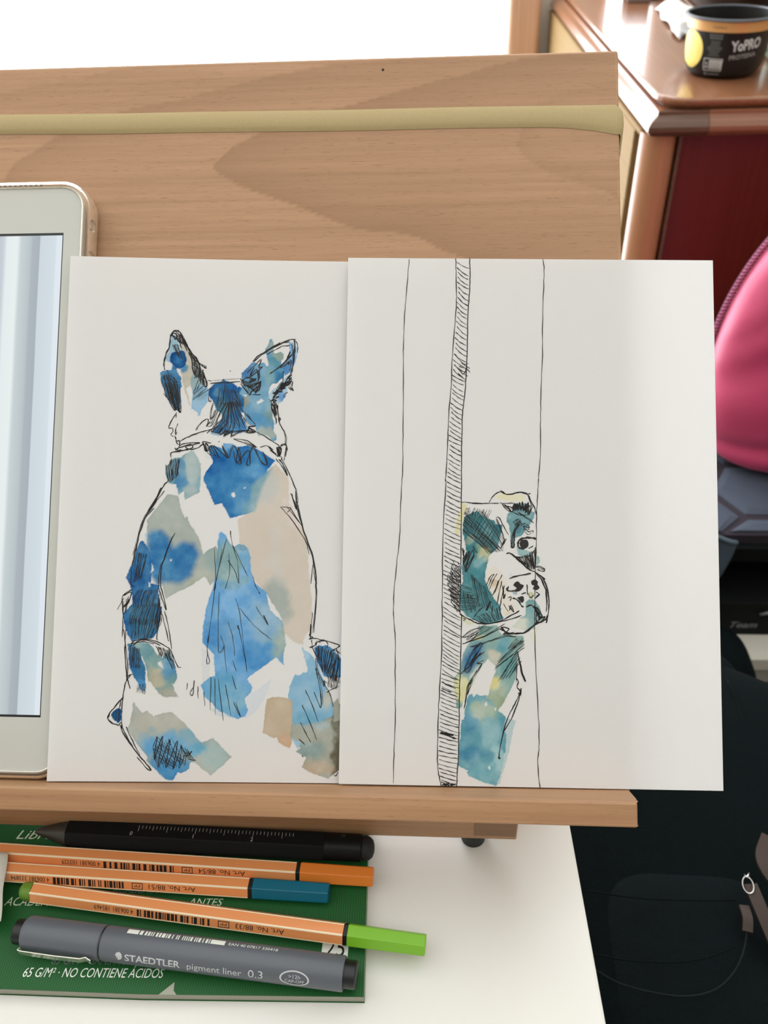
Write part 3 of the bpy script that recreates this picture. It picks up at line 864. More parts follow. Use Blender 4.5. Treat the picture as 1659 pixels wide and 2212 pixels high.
link('yellow_disc', mesh_from('yellow_disc', vs, fs), simple('yellow_print', alb(250, 206, 110), .5, noise=.1, nscale=120), wall)
M['mid_print'] = simple('mid_print', alb(132, 134, 134), .6)
text('print', 'YoPRO', 9.5, cupf(8, 28.5, .1), M['grey_print'], wall, width=33, bold=.035, cuts=3)
text('print', 'PROTEINA', 4.2, cupf(8, 20.5, .1), M['mid_print'], wall, width=30, bold=.02, cuts=3)
text('print', 'YOPRO', 2.0, cupf(-21, 49.8), M['cab_dark'], wall, width=14)
y = 42.5
for i, w in enumerate((15, 14, 11, 10, 11, 17, 16, 12, 9, 13)):
    h = 1.9 if i < 2 else 1.0
    rects('print', [(-w / 2 + .9 * k, 0, min(-w / 2 + .9 * k + (.55 if (k * 7 + i) % 4 else .8), w / 2), h) for k in range(int(w / .9))], cupf(-14, y), M['dim_print'], wall)
    y -= 2.7 if i < 2 else 1.9
rects('label_box', [(-10.5, 0, 10.5, .8), (-10.5, 11.5, 10.5, 12.3), (-10.5, .8, -9.6, 11.5), (9.6, .8, 10.5, 11.5), (-4, 2, 9.6, 10.6)], cupf(-14, 9.2), M['grey_print'], wall, nx=5, ny=6)
rects('print', [(-3.2, 3 + 1.8 * k, 9, 3.5 + 1.8 * k) for k in range(4)], lambda x, y_: (lambda p: p + (p - cupc) * np.array([.004, .004, 0]))(cupf(-14, 9.2)(x, y_)), M['black_print'], wall, nx=5)
link('print', mesh_from('print', [cupf(-14, 9.2)(*p) for p in ((-9, 3), (-5, 3), (-7, 9.5))], [(0, 1, 2)]), M['grey_print'], wall)
rects('print', [(-10, 0, -6, 3.4), (-5, .8, 9, 2.4)], cupf(-14, 4.2), M['dim_print'], wall, nx=4)

# crumpled white napkin
def napkin():
    corners = [on_z(*p, CZ) for p in ((1414, 22), (1502, 18), (1512, 66), (1466, 90))]
    vs, fs = [], []; n = 14
    for i in range(n):
        for j in range(n):
            s, t = i / (n - 1), j / (n - 1)
            p = (corners[0] * (1 - s) + corners[1] * s) * (1 - t) + (corners[3] * (1 - s) + corners[2] * s) * t
            h = 1.2 + 13 * (math.sin(s * 5 + t * 2.2) * .5 + .5) * math.sin(math.pi * min(1, s * 1.1)) * .8 + 4 * math.sin(t * 9 + s * 3) ** 2
            vs.append(p + np.array([math.sin(t * 13) * 2, math.sin(s * 11) * 4, h]))
    for i in range(n - 1):
        for j in range(n - 1): fs.append((i * n + j, (i + 1) * n + j, (i + 1) * n + j + 1, i * n + j + 1))
    o = link('napkin', mesh_from('napkin', vs, fs, True), simple('napkin_white', alb(232, 234, 238), .9), None)
    md = o.modifiers.new('s', 'SOLIDIFY'); md.thickness = .0008; md.offset = 1
    tag(o, 'crumpled white paper napkin on the cabinet beside the yogurt pot', 'napkin')
napkin()

# glossy dark bowl behind the pot
bc = np.array((374., 1160., CZ))
bowl = thing('bowl', 'glossy black bowl on the cabinet behind the yogurt pot', 'bowl', bc)
gl = simple('glossy_black', alb(9, 12, 14), .12, coat=.3)
lathe('shell', [(.1, 3), (34, 3), (36, 0), (40, 0), (56, 12), (68, 27), (76, 36), (87, 45), (94, 60), (96, 74), (93.5, 75), (91, 60), (83, 45), (70, 34), (52, 16), (34, 6), (.1, 5)], bc, gl, bowl, seg=64)
lathe('rim', [(93, 73.5), (97.5, 73), (99, 74.5), (97.5, 76), (93, 76)], bc, gl, bowl, seg=64, loop=True)
# green drinking glass at the right edge
gc = np.array((388., 1066., CZ))
gls = thing('glass', 'low pale green glass beside the yogurt pot at the right edge', 'glass', gc)
mg_, nt_, b_ = new_mat('green_glass'); setp(b_, Base_Color=(.62, .86, .74, 1), Roughness=.04, IOR=1.45); b_.inputs['Transmission Weight'].default_value = .95
lathe('tumbler', [(.1, 0), (23, 0), (25, 2), (27, 14), (28.5, 27), (26.8, 27), (25.4, 14), (23.4, 7), (.1, 6)], gc, mg_, gls, seg=48)
lathe('base_disc', [(.1, 6.4), (22.8, 7.2), (24.2, 12), (.1, 12.2)], gc, simple('milk_rest', alb(200, 214, 204), .6), gls, seg=40)
# small box far back on the cabinet
tb = on_z(1378, 6, CZ)
tbx = thing('small_box', 'small grey-brown box at the far end of the cabinet top', 'box', tb)
box('body', (tb[0] - 16, tb[1] - 4, CZ), (tb[0] + 17, tb[1] + 40, CZ + 24), simple('box_brown', alb(110, 92, 84), .5), tbx, bevel=1.5)
box('lid', (tb[0] - 17, tb[1] - 5, CZ + 24), (tb[0] + 18, tb[1] + 41, CZ + 31), simple('box_lid', alb(150, 138, 130), .4), tbx, bevel=1.2)
fx = on_z(1440, -4, CZ)
fr_ = thing('photo_frame', 'dark framed panel lying at the back of the cabinet top', 'frame', fx)
box('frame', (fx[0] - 34, fx[1] - 10, CZ), (fx[0] + 40, fx[1] + 60, CZ + 9), simple('frame_brown', alb(70, 50, 44), .4), fr_, bevel=2)
box('pane', (fx[0] - 28, fx[1] - 4, CZ + 8.8), (fx[0] + 34, fx[1] + 54, CZ + 9.4), simple('frame_pane', alb(60, 50, 50), .2), fr_, bevel=.1)

# ------------------------------------------------------------------ dark shelf unit with the clutter, right
M['shelf'] = simple('black_ash', (.004, .006, .006), .7, spec=.1)
sh = thing('shelf_unit', 'low black shelf unit under the grey hexagon cushion at the right', 'shelf', (410, 730, FL))
box('top_board', (240, 600, -558), (580, 870, -541), M['shelf'], sh, bevel=1)
box('side_panel', (240, 604, FL), (256, 870, -558), M['shelf'], sh, bevel=1)
box('side_panel', (564, 604, FL), (580, 870, -558), M['shelf'], sh, bevel=1)
box('shelf', (256, 566, -712), (564, 870, -700), M['shelf'], sh, bevel=1)
box('back_panel', (256, 862, FL + 20), (564, 870, -558), M['shelf'], sh, bevel=0)
# quilted hexagon cushion
cu = thing('cushion', 'flat grey cushion quilted in hexagons, under the pink bag', 'cushion', (400, 730, -541))
prism('pad', rounded(316, 240, 26, 6, 404, 728), -541, -531, simple('seam_fabric', alb(34, 28, 38), .9), cu, bevel=3, seg=3)
hx = on_z(1608, 1115, -529); e1 = on_z(1586, 1172, -529)
hs = np.linalg.norm(e1 - hx) * 1.12
hm = simple('grey_quilt', alb(54, 62, 76), .85, noise=.12, nscale=60, bump=.3, bscale=300)
for i in range(-3, 5):
    for j in range(-2, 5):
        c = np.array((hx[0] + hs * (1.5 * i + .5), hx[1] + hs * math.sqrt(3) * (j + .5 * (i % 2) + .5)))
        if not (235 < c[0] < 572 and 572 < c[1] < 862): continue
        r0 = hs * .915
        bmh = bmesh.new()
        rows = [[bmh.verts.new((min(556, max(250, c[0] + r0 * f_ * math.cos(math.pi / 3 * k))), min(843, max(612, c[1] + r0 * f_ * math.sin(math.pi / 3 * k))), z)) for k in range(6)] for f_, z in ((1, -532), (.98, -530), (.8, -528.6))]
        for a_, b2 in zip(rows[:-1], rows[1:]):
            for k in range(6): bmh.faces.new((a_[k], a_[(k + 1) % 6], b2[(k + 1) % 6], b2[k]))
        bmh.faces.new(rows[-1])
        link('hexagon_panel', bm_mesh('hexagon_panel', bmh), hm, cu)
# pink padded bag
pb = thing('pink_bag', 'puffy pink fabric bag with a dark overlocked seam, on the grey cushion', 'bag', (392, 735, -528))
def pink():
    vs, fs = [], []; nu, nv = 72, 48
    C_ = np.array((392., 738., -430.))
    for j in range(nv + 1):
        ph = -math.pi / 2 + math.pi * j / nv
        for i in range(nu):
            th = 2 * math.pi * i / nu
            e = .9
            cx_, sx_ = math.cos(th), math.sin(th); cz, sz = math.cos(ph), math.sin(ph)
            sp = lambda w, k: math.copysign(abs(w) ** k, w)
            x = 126 * sp(cz, 1. if sz > 0 else .2) * sp(cx_, e); y = 60 * sp(cz, .8 if sz > 0 else .25) * sp(sx_, e)
            z = (190 if sz > 0 else 97) * sp(sz, 1. if sz > 0 else .9)
            w = 3.0 * math.sin(x * .05 + z * .035 + 1) + 2.2 * math.sin(z * .08 - x * .03)
            fold = math.exp(-((z + 52 - x * .16) / 9) ** 2) * 8 + math.exp(-((z - 40 - (x + 120) * .95) / 7) ** 2) * 5 + math.exp(-((z - 5 - (x + 120) * .7) / 9) ** 2) * 4
            y += -w * (sx_ < 0) * cz + fold * (sx_ < 0) * cz - max(0, -z) * .06 * (sx_ < 0)
            vs.append(C_ + np.array((x, y, z)))
    for j in range(nv):
        for i in range(nu):
            k = (i + 1) % nu; fs.append((j * nu + i, j * nu + k, (j + 1) * nu + k, (j + 1) * nu + i))
    m_ = simple('pink_satin', alb(178, 58, 98), .5, noise=.05, nscale=30, sheen=.1)
    body = link('body', mesh_from('body', vs, fs, True), m_, pb)
    pm = simple('plum_piping', alb(104, 56, 82), .8, noise=.35, nscale=700)
    path = []
    for i in range(160):
        q = 2 * math.pi * i / 160
        sp = lambda w, k: math.copysign(abs(w) ** k, w)
        up_ = math.sin(q) > 0; x = 128 * sp(math.cos(q), 1. if up_ else .2); z = (192 if up_ else 95) * sp(math.sin(q), 1. if up_ else .9)
        path.append(C_ + np.array((x, 14, z)))
    tube('piping', path, 2.4, pm, pb, seg=10, closed=True)
    st = []
    vs, fs = [], []
    for i in range(len(path)):
        for s in (0, .5):
            p = path[i] * (1 - s) + path[(i + 1) % len(path)] * s
            v_, f_ = tube_data([p + np.array((-2.6, -1.2, -.4)), p + np.array((-.6, -3.0, .4)), p + np.array((2.2, -2.6, 1.2))], .8, 4)
            fs += [tuple(a + len(vs) for a in f) for f in f_]; vs += v_
    o = link('stitching', mesh_from('stitching', vs, fs), simple('pink_thread', alb(176, 100, 134), .7), pb); o['kind'] = 'stuff'
    tube('seam', [(333, 676, -462), (331, 670.5, -482), (328.5, 668, -505), (328.5, 670, -524)], 1.8, pm, pb)
pink()
# denim cloth hanging off the shelf
def denim():
    vs, fs = [], []; n, m_ = 16, 18
    for i in range(n):
        for j in range(m_):
            s, t = i / (n - 1), j / (m_ - 1)
            x = 214 + (60 - 34 * t ** 1.4) * s
            z = -516 - 92 * t - 10 * s * (1 - t)
            y = 588 - 10 * math.sin(s * 8) * (.5 + t * .5) - 16 * t + 9 * s
            vs.append((x, y, z))
    for i in range(n - 1):
        for j in range(m_ - 1): fs.append((i * m_ + j, (i + 1) * m_ + j, (i + 1) * m_ + j + 1, i * m_ + j + 1))
    o = link('denim_cloth', mesh_from('denim_cloth', vs, fs, True), simple('denim', alb(50, 62, 74), .9, noise=.3, nscale=90), None)
    md = o.modifiers.new('s', 'SOLIDIFY'); md.thickness = .003
    tag(o, 'blue-grey denim cloth hanging at the front of the black shelf', 'cloth')
    MW[o] = ROOM_M.copy()
    tube('hem', [(214 + 60 * s, 587 - 10 * math.sin(s * 8) * .5 + 9 * s - 2, -514 - 10 * s) for s in np.linspace(0, 1, 12)], 2.4, simple('denim_hem', alb(64, 78, 90), .9), o)
denim()
# dark carton with letters
ct = thing('carton', 'dark grey carton with faint lettering inside the black shelf', 'box', (400, 660, -659))
ctm = simple('charcoal_card', alb(20, 23, 23), .7, spec=.1)
box('body', (258, 600, -660), (520, 720, -622), ctm, ct, bevel=1)
box('lid', (257, 599, -622), (521, 721, -613), ctm, ct, bevel=1)
text('print', 'Team', 8.5, flat((297, 599.4, -648.5), (1, 0, 0), (0, 0, 1)), M['dim_print'], ct, width=27, shear=.3, bold=.02)
tube('handle_cord', [(322.5, 598.5, -628), (326, 596, -624), (333, 595, -620)], 1.3, simple('cord', alb(120, 126, 126), .7), ct)
# white sheets under the carton
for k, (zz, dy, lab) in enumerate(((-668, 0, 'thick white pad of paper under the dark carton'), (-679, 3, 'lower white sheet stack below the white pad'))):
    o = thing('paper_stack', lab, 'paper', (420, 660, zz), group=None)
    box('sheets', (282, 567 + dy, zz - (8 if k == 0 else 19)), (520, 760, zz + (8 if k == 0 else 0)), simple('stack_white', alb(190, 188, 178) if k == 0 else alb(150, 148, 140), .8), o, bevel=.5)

# ------------------------------------------------------------------ black backpack on a stool
st_ = thing('stool', 'plain black stool under the backpack beside the desk', 'stool', (230, 260, FL))
box('seat', (90, 110, -690), (390, 420, -664), M['shelf'], st_, bevel=4)
for a_, b2 in ((104, 124), (376, 124), (104, 406), (376, 406)):
    box('leg', (a_ - 14, b2 - 14, FL), (a_ + 14, b2 + 14, -690), M['shelf'], st_, bevel=2)
bpk = thing('backpack', 'large black backpack lying to the right of the desk with zipped pockets', 'backpack', (200, 270, -664))
M['nylon'] = simple('black_nylon', (.0016, .0042, .0048), .8, spec=.06, noise=.25, nscale=160, bump=.4, bscale=900)
M['nylon2'] = simple('black_nylon_panel', (.0022, .0052, .0060), .8, spec=.08, noise=.25, nscale=160, bump=.4, bscale=900)
def blob(name, c, r, e1_, e2_, mt, parent, nu=56, nv=32, warp=None):
    vs, fs = [], []
    sp = lambda w, k: math.copysign(abs(w) ** k, w)
    for j in range(nv + 1):
        ph = -math.pi / 2 + math.pi * j / nv
        for i in range(nu):
            th = 2 * math.pi * i / nu
            p = np.array((r[0] * sp(math.cos(ph), e1_) * sp(math.cos(th), e2_), r[1] * sp(math.cos(ph), e1_) * sp(math.sin(th), e2_), r[2] * sp(math.sin(ph), e1_)))
            if warp is not None: p = warp(p)
            vs.append(np.array(c) + p)
    for j in range(nv):
        for i in range(nu):
            k = (i + 1) % nu; fs.append((j * nu + i, j * nu + k, (j + 1) * nu + k, (j + 1) * nu + i))
    return link(name, mesh_from(name, vs, fs, True), mt, parent)
def slant(p):
    if p[1] > 0: p = p - np.array((0, .62 * max(0., p[0] + 10) * p[1] / 186, 0))
    return p
blob('main_body', (205, 250, -566), (172, 186, 97.5), .4, .45, M['nylon'], bpk, warp=slant)
blob('front_pocket', (142, 196, -498), (58, 62, 34), .6, .5, M['nylon2'], bpk)
blob('top_compartment', (160, 392, -546), (74, 60, 72), .7, .7, M['nylon2'], bpk)
blob('side_pouch', (226, 520, -655), (68, 46, 77), .7, .6, M['nylon'], bpk)
zz = [on_z(x, y, -461) for x, y in ((1285, 2095), (1340, 2125), (1420, 2146), (1490, 2152), (1550, 2135), (1592, 2090), (1612, 2030), (1612, 1985))]
zz = smooth_line(zz, 12)
zip_ = tube('zipper', zz, .55, simple('zip_dark', alb(20, 27, 28), .8, spec=.1, noise=.5, nscale=900), bpk)
pk = smooth_line([on_z(x, y, -461) for x, y in ((1270, 1925), (1380, 1940), (1500, 1945), (1590, 1945))], 8)
tube('pocket_seam', pk, .4, M['nylon2'], bpk)
pk2 = smooth_line([on_z(x, y, -460) for x, y in ((1285, 2062), (1360, 2075), (1470, 2078), (1540, 2064), (1590, 2045))], 8)
tube('pocket_seam', pk2, .4, M['nylon2'], bpk)
sl = smooth_line([on_z(x, y, -470) for x, y in ((1572, 1470), (1600, 1540), (1618, 1620), (1625, 1700), (1622, 1800))], 8)
tube('seam', sl, .5, M['nylon2'], bpk)
# brown strap with a metal ring
bs = simple('brown_leather', alb(46, 32, 26), .6)
def strap(name, pts, w, mt, parent):
    P = smooth_line(pts, 6); vs, fs = [], []
    for i, p in enumerate(P):
        t = P[min(i + 1, len(P) - 1)] - P[max(i - 1, 0)]; t /= np.linalg.norm(t)
        s_ = np.cross(t, [0, 0, 1]); s_ /= np.linalg.norm(s_)
        for o in (-w / 2, w / 2):
            for h in (0, 1.6): vs.append(p + s_ * o + np.array((0, 0, h)))
        if i:
            k = 4 * i; q = k - 4
            fs += [(q, k, k + 1, q + 1), (q + 2, q + 3, k + 3, k + 2), (q + 1, k + 1, k + 3, q + 3), (q, q + 2, k + 2, k)]
    fs += [(0, 1, 3, 2), (len(vs) - 4, len(vs) - 2, len(vs) - 1, len(vs) - 3)]
    return link(name, mesh_from(name, vs, fs), mt, parent)
strap('strap', [on_z(1620, 1912, -452), on_z(1640, 1960, -452), on_z(1665, 2020, -455), on_z(1700, 2100, -462)], 7, bs, bpk)
strap('strap', [on_z(1606, 1958, -456), on_z(1614, 1985, -454), on_z(1614, 2015, -456)], 5, bs, bpk)
strap('strap', [on_z(1662, 1810, -450), on_z(1650, 1850, -448), on_z(1662, 1885, -448), on_z(1690, 1920, -452)], 9, bs, bpk)
rg = on_z(1616, 1912, -450); mtl = simple('bright_metal', (.6, .6, .58), .25, metal=1)
tube('ring', [rg + np.array((2.4 * math.cos(q), 4.6 * math.sin(q), 1.2 * math.cos(q))) for q in np.linspace(0, 2 * math.pi, 28, endpoint=False)], .42, mtl, bpk, closed=True)
tube('ring_pin', [on_z(1608, 1890, -447), on_z(1614, 1896, -446), on_z(1618, 1886, -446)], .6, mtl, bpk)
# ------------------------------------------------------------------ the two watercolour sheets
# Drawings are kept as traces on a scan of each sheet; the four sheet corners register a scan to the paper (mm).
CROP = {'A': (220, 690, 3.1904), 'B': (220, 1060, 3.1904), 'C': (220, 1360, 3.1904), 'D': (930, 1040, 5.53),
        'E': (830, 1330, 4.1475), 'F': (830, 540, 4.0975), 'G': (340, 700, 7.9), 'H': (480, 720, 8.194), 'I': (640, 1360, 6.505)}
def tr(s):
    """'A:x,y x,y' -> scan points"""
    c, body = s.split(':'); ox, oy, k = CROP[c]
    return np.array([(ox + float(a) / k, oy + float(b) / k) for a, b in (p.split(',') for p in body.split())])

M['paper'], nt_, b_ = new_mat('watercolour_paper')
def paper_nodes(mt, attr=None, col=(.915, .92, .92, 1)):
    nt = mt.node_tree; N, L = nt.nodes, nt.links
    b = N['Principled BSDF']; out = N['Material Output']
    tl = N.new('ShaderNodeBsdfTranslucent'); mx = N.new('ShaderNodeMixShader'); mx.inputs[0].default_value = .29
    if attr:
        at = N.new('ShaderNodeAttribute'); at.attribute_name = attr
        L.new(at.outputs['Color'], b.inputs['Base Color']); L.new(at.outputs['Color'], tl.inputs[0])
    else:
        b.inputs['Base Color'].default_value = col; tl.inputs[0].default_value = col
    setp(b, Roughness=.85); b.inputs['Specular IOR Level'].default_value = .15
    tc = N.new('ShaderNodeTexCoord'); n = N.new('ShaderNodeTexNoise'); n.inputs['Scale'].default_value = 900; n.inputs['Detail'].default_value = 3
    bp = N.new('ShaderNodeBump'); bp.inputs['Strength'].default_value = .10; bp.inputs['Distance'].default_value = .0004
    L.new(tc.outputs['Object'], n.inputs['Vector']); L.new(n.outputs[0], bp.inputs['Height']); L.new(bp.outputs[0], b.inputs['Normal'])
    L.new(b.outputs[0], mx.inputs[1]); L.new(tl.outputs[0], mx.inputs[2]); L.new(mx.outputs[0], out.inputs[0])
PAPER = np.array((.915, .92, .92))
paper_nodes(M['paper'])
M['paint'], nt_, b_ = new_mat('watercolour_paint'); paper_nodes(M['paint'], 'pigment')

class Sheet:
    def __init__(s, label, corners, scan, bow):
        """corners: top left, top right, bottom right, bottom left in board mm; scan: the same four on the scan"""
        s.w, s.h, s.bow = 148.0, 210.0, bow
        c = np.array(corners, float); s.o = c[3]
        s.eu = (c[2] - c[3]); s.eu /= np.linalg.norm(s.eu)
        ev = (c[0] - c[3]); ev -= s.eu * (ev @ s.eu); s.ev = ev / np.linalg.norm(ev); s.n = np.cross(s.eu, s.ev)
        uv = np.array([(0, s.h), (s.w, s.h), (s.w, 0), (0, 0)]); A = []
        for (x, y), (u, v) in zip(scan, uv):
            A += [[x, y, 1, 0, 0, 0, -u * x, -u * y, -u], [0, 0, 0, x, y, 1, -v * x, -v * y, -v]]
        s.Hm = np.linalg.svd(np.array(A))[2][-1].reshape(3, 3); s.Hi = np.linalg.inv(s.Hm)
        s.root = None; s.label = label
    def uv(s, p):
        p = np.asarray(p, float); q = np.concatenate([p, np.ones(p.shape[:-1] + (1,))], -1) @ s.Hm.T
        return q[..., :2] / q[..., 2:]
    def scan(s, u, v):
        q = np.stack([u, v, np.ones_like(u)], -1) @ s.Hi.T
        return q[..., 0] / q[..., 2], q[..., 1] / q[..., 2]
    def P(s, u, v, lift=0.):
        u, v = np.asarray(u, float), np.asarray(v, float)
        b = -s.bow * np.sin(np.pi * np.clip(u / s.w, 0, 1)) * (.35 + .65 * np.abs(v / s.h - .45) * 2)
        return s.o + u[..., None] * s.eu + v[..., None] * s.ev + (b + lift)[..., None] * s.n
    def paper(s):
        nu, nv = 20, 26
        gu, gv = np.meshgrid(np.linspace(0, s.w, nu), np.linspace(0, s.h, nv))
        f = s.P(gu, gv).reshape(-1, 3); bk = s.P(gu, gv, -.3).reshape(-1, 3); n = nu * nv
        fs = []
        for j in range(nv - 1):
            for i in range(nu - 1):
                a = j * nu + i; q = (a, a + 1, a + nu + 1, a + nu); fs += [q, tuple(k + n for k in q[::-1])]
        ring = list(range(nu)) + [j * nu + nu - 1 for j in range(1, nv)] + [(nv - 1) * nu + i for i in range(nu - 2, -1, -1)] + [j * nu for j in range(nv - 2, 0, -1)]
        for a, b in zip(ring, ring[1:] + ring[:1]): fs.append((b, a, a + n, b + n))
        o = link('painted_sheet', mesh_from('painted_sheet', np.vstack([f, bk]), fs), M['paper'], None, BOARD_M)
        tag(o, s.label, 'painting', 'ink and watercolour sheets on the easel'); s.root = o
    def wash(s, patches, umax, step=.30):
        pts = np.vstack([p['poly'] for p in patches]); uv = s.uv(pts)
        lo = np.maximum(uv.min(0) - 2, .2); hi = np.minimum(uv.max(0) + 2, (umax, s.h - .3))
        us, vs = np.arange(lo[0], hi[0], step), np.arange(lo[1], hi[1], step)
        gu, gv = np.meshgrid(us, vs); X, Y = s.scan(gu, gv)
        wx = X + (vnoise(X, Y, 10, 1) - .5) * 2.0 + (vnoise(X, Y, 3.5, 2) - .5) * 1.7
        wy = Y + (vnoise(X, Y, 10, 3) - .5) * 2.0 + (vnoise(X, Y, 3.5, 4) - .5) * 1.7
        bx = X + (vnoise(X, Y, 22, 7) - .5) * 18 + (vnoise(X, Y, 8, 8) - .5) * 7
        by = Y + (vnoise(X, Y, 22, 9) - .5) * 18 + (vnoise(X, Y, 8, 10) - .5) * 7
        grain = (vnoise(X, Y, 28, 11) - .5) * .55 + (vnoise(X, Y, 11, 12) - .5) * .3 + (vnoise(X, Y, 2.6, 13) - .5) * .16
        T = np.ones(gu.shape + (3,)); cov = np.zeros(gu.shape)
        ref = lin((216, 213, 205))
        for p in patches:
            q = p['poly']; pad = 14 + p.get('soft', 0) * 2
            x0, y0 = q.min(0) - pad; x1, y1 = q.max(0) + pad
            sel = (X > x0) & (X < x1) & (Y > y0) & (Y < y1)
            if not sel.any(): continue
            ins, d = poly_field(wx[sel], wy[sel], q); sd = np.where(ins, d, -d)
            e = p.get('soft', 0)
            a = np.clip(sd / 1.4 + .5, 0, 1) if e == 0 else np.clip(sd / (2 * e) + .5, 0, 1)
            a = a * a * (3 - 2 * a)
            col = np.broadcast_to(np.array(p['col'], float), (sel.sum(), 3)).copy()
            gx, gy = bx[sel], by[sel]
            for (cx, cy, rx, ry, c) in p.get('bloom', ()):
                r = np.hypot((gx - cx) / rx, (gy - cy) / ry); w = np.clip((1.25 - r) / .7, 0, 1); w = w * w * (3 - 2 * w)
                col += (np.array(c, float) - col) * w[:, None]
            col = col + (col @ np.array((.25, .6, .15)) + np.array((-3, 2, -6))[:, None] - col.T).T * .11
            t = np.clip(lin(np.clip(col, 3, 250)) / ref, .01, 1)
            den = .96 + p.get('gran', .8) * grain[sel] + p.get('edge', .30) * np.exp(-np.maximum(sd, 0) / 2.2) * (e == 0)
            t = t ** den[:, None]
            if p.get('lift'):            # paint lifted off: paper shows
                T[sel] += (1 - T[sel]) * a[:, None]; cov[sel] *= 1 - a
            elif p.get('glaze'):
                T[sel] *= 1 + (t - 1) * a[:, None]; cov[sel] = np.maximum(cov[sel], a)
            else:
                T[sel] += (t - T[sel]) * a[:, None]; cov[sel] = np.maximum(cov[sel], a)
        keep = cov > .01
        cell = keep[:-1, :-1] | keep[1:, :-1] | keep[:-1, 1:] | keep[1:, 1:]
        nv, nu = gu.shape; used = np.zeros((nv, nu), bool)
        used[:-1, :-1] |= cell; used[1:, :-1] |= cell; used[:-1, 1:] |= cell; used[1:, 1:] |= cell
        idx = -np.ones((nv, nu), int); idx[used] = np.arange(used.sum())
        j, i = np.nonzero(cell)
        F = np.stack([idx[j, i], idx[j, i + 1], idx[j + 1, i + 1], idx[j + 1, i]], 1)
        V = s.P(gu[used], gv[used], .035)
        me = mesh_from('watercolour_wash', V, F.tolist())
        ca = me.color_attributes.new('pigment', 'FLOAT_COLOR', 'POINT')
        rgba = np.ones((used.sum(), 4)); rgba[:, :3] = PAPER * T[used]
        ca.data.foreach_set('color', rgba.ravel())
        return link('watercolour_wash', me, M['paint'], s.root, BOARD_M)
    def ink(s, strokes, blobs=(), umax=148.):
        vs, fs = [], []; rnd = random.Random(4)
        for pts, wd in strokes:
            q = smooth_line(pts, 6) if len(pts) > 2 else np.array([pts[0] + (pts[1] - pts[0]) * t for t in np.linspace(0, 1, 5)])
            uv = s.uv(q); q = q[uv[:, 0] < umax]; uv = uv[uv[:, 0] < umax]
            if len(uv) < 2: continue
            n = len(uv); w0 = wd * .186 / 2 * .8; k = len(vs); ph = rnd.random() * 9
            uv = uv + np.stack([vnoise(q[:n, 0], q[:n, 1], 5, 31) - .5, vnoise(q[:n, 0], q[:n, 1], 5, 32) - .5], 1) * .26
            tg = np.gradient(uv, axis=0); tg /= np.linalg.norm(tg, axis=1)[:, None] + 1e-9
            nr = np.stack([-tg[:, 1], tg[:, 0]], 1)
            ww = w0 * (1 + .28 * np.sin(np.arange(n) * .9 + ph)); ww[0] *= .75; ww[-1] *= .6
            a, b = uv + nr * ww[:, None], uv - nr * ww[:, None]
            pa, pb_ = s.P(a[:, 0], a[:, 1], .07), s.P(b[:, 0], b[:, 1], .07)
            for i in range(n): vs += [pa[i], pb_[i]]
            fs += [(k + 2 * i, k + 2 * i + 1, k + 2 * i + 3, k + 2 * i + 2) for i in range(n - 1)]
        for b in blobs:
            uv = s.uv(smooth_line(np.vstack([b, b[:1]]), 4)); p = s.P(uv[:, 0], uv[:, 1], .075); k = len(vs)
            vs += list(p); vs.append(p.mean(0)); n = len(p)
            fs += [(k + i, k + (i + 1) % n, k + n) for i in range(n)]
        return link('ink_lines', mesh_from('ink_lines', vs, fs), M['ink'], s.root, BOARD_M)

def pt(poly, col, **k):
    if 'bloom' in k:
        c = poly.split(':')[0]; ox, oy, s = CROP[c]
        k['bloom'] = [(ox + a / s, oy + b / s, ra / s, rb / s, cc) for a, b, ra, rb, cc in k['bloom']]
    return dict(poly=tr(poly), col=col, **k)
def hole(poly): return dict(poly=tr(poly), col=(255, 255, 255), lift=True)
_R = random.Random(12)
def hatch(a, b, n, w=1.7, jit=1.3, bend=0.):
    n = int(n * 1.35 + .5)
    """n strokes from points along line a to points along line b"""
    a, b = tr(a), tr(b); out = []
    def along(P, t):
        L = np.concatenate([[0], np.cumsum(np.linalg.norm(np.diff(P, axis=0), axis=1))]); t *= L[-1]
        return np.array([np.interp(t, L, P[:, 0]), np.interp(t, L, P[:, 1])])
    for i in range(n):
        t = (i + .5 + _R.uniform(-.3, .3)) / n
        p = along(a, t) + np.array([_R.uniform(-jit, jit), _R.uniform(-jit, jit)]); q = along(b, t) + np.array([_R.uniform(-jit, jit), _R.uniform(-jit, jit)])
        mid = (p + q) / 2 + np.array([-(q - p)[1], (q - p)[0]]) * (bend + _R.uniform(-.04, .04))
        out.append((np.array([p, mid, q]), .66 * w * _R.uniform(.75, 1.25)))
    return out
def zig(a, b, n, w=1.6, jit=2.0):
    h = hatch(a, b, n, w, jit, 0.); pts = []
    for i, (s, _) in enumerate(h): pts += [s[0], s[2]] if i % 2 == 0 else [s[2], s[0]]
    P = np.array(pts); return [(np.array([P[i], (P[i] + P[i + 1]) / 2 + _R.uniform(-1, 1), P[i + 1]]), w) for i in range(len(P) - 1)]
def lines(c, txt, w=2.0):
    out = []
    for l in txt.strip().split('\n'):
        p = tr(c + ':' + l.strip()); out.append((p, w))
        if len(p) >= 4 and c != 'F' and w < 3.5:          # a lighter second pass of the pen beside the first
            i = _R.randrange(0, 2); q = p[i:len(p) - _R.randrange(0, 2)]
            d = np.cumsum(np.array([(_R.uniform(-.8, .8), _R.uniform(-.8, .8)) for _ in q]), 0) + np.array((_R.uniform(-1.8, 1.8), _R.uniform(-1.4, 1.4)))
            out.append((q + d, w * .6))
    return out

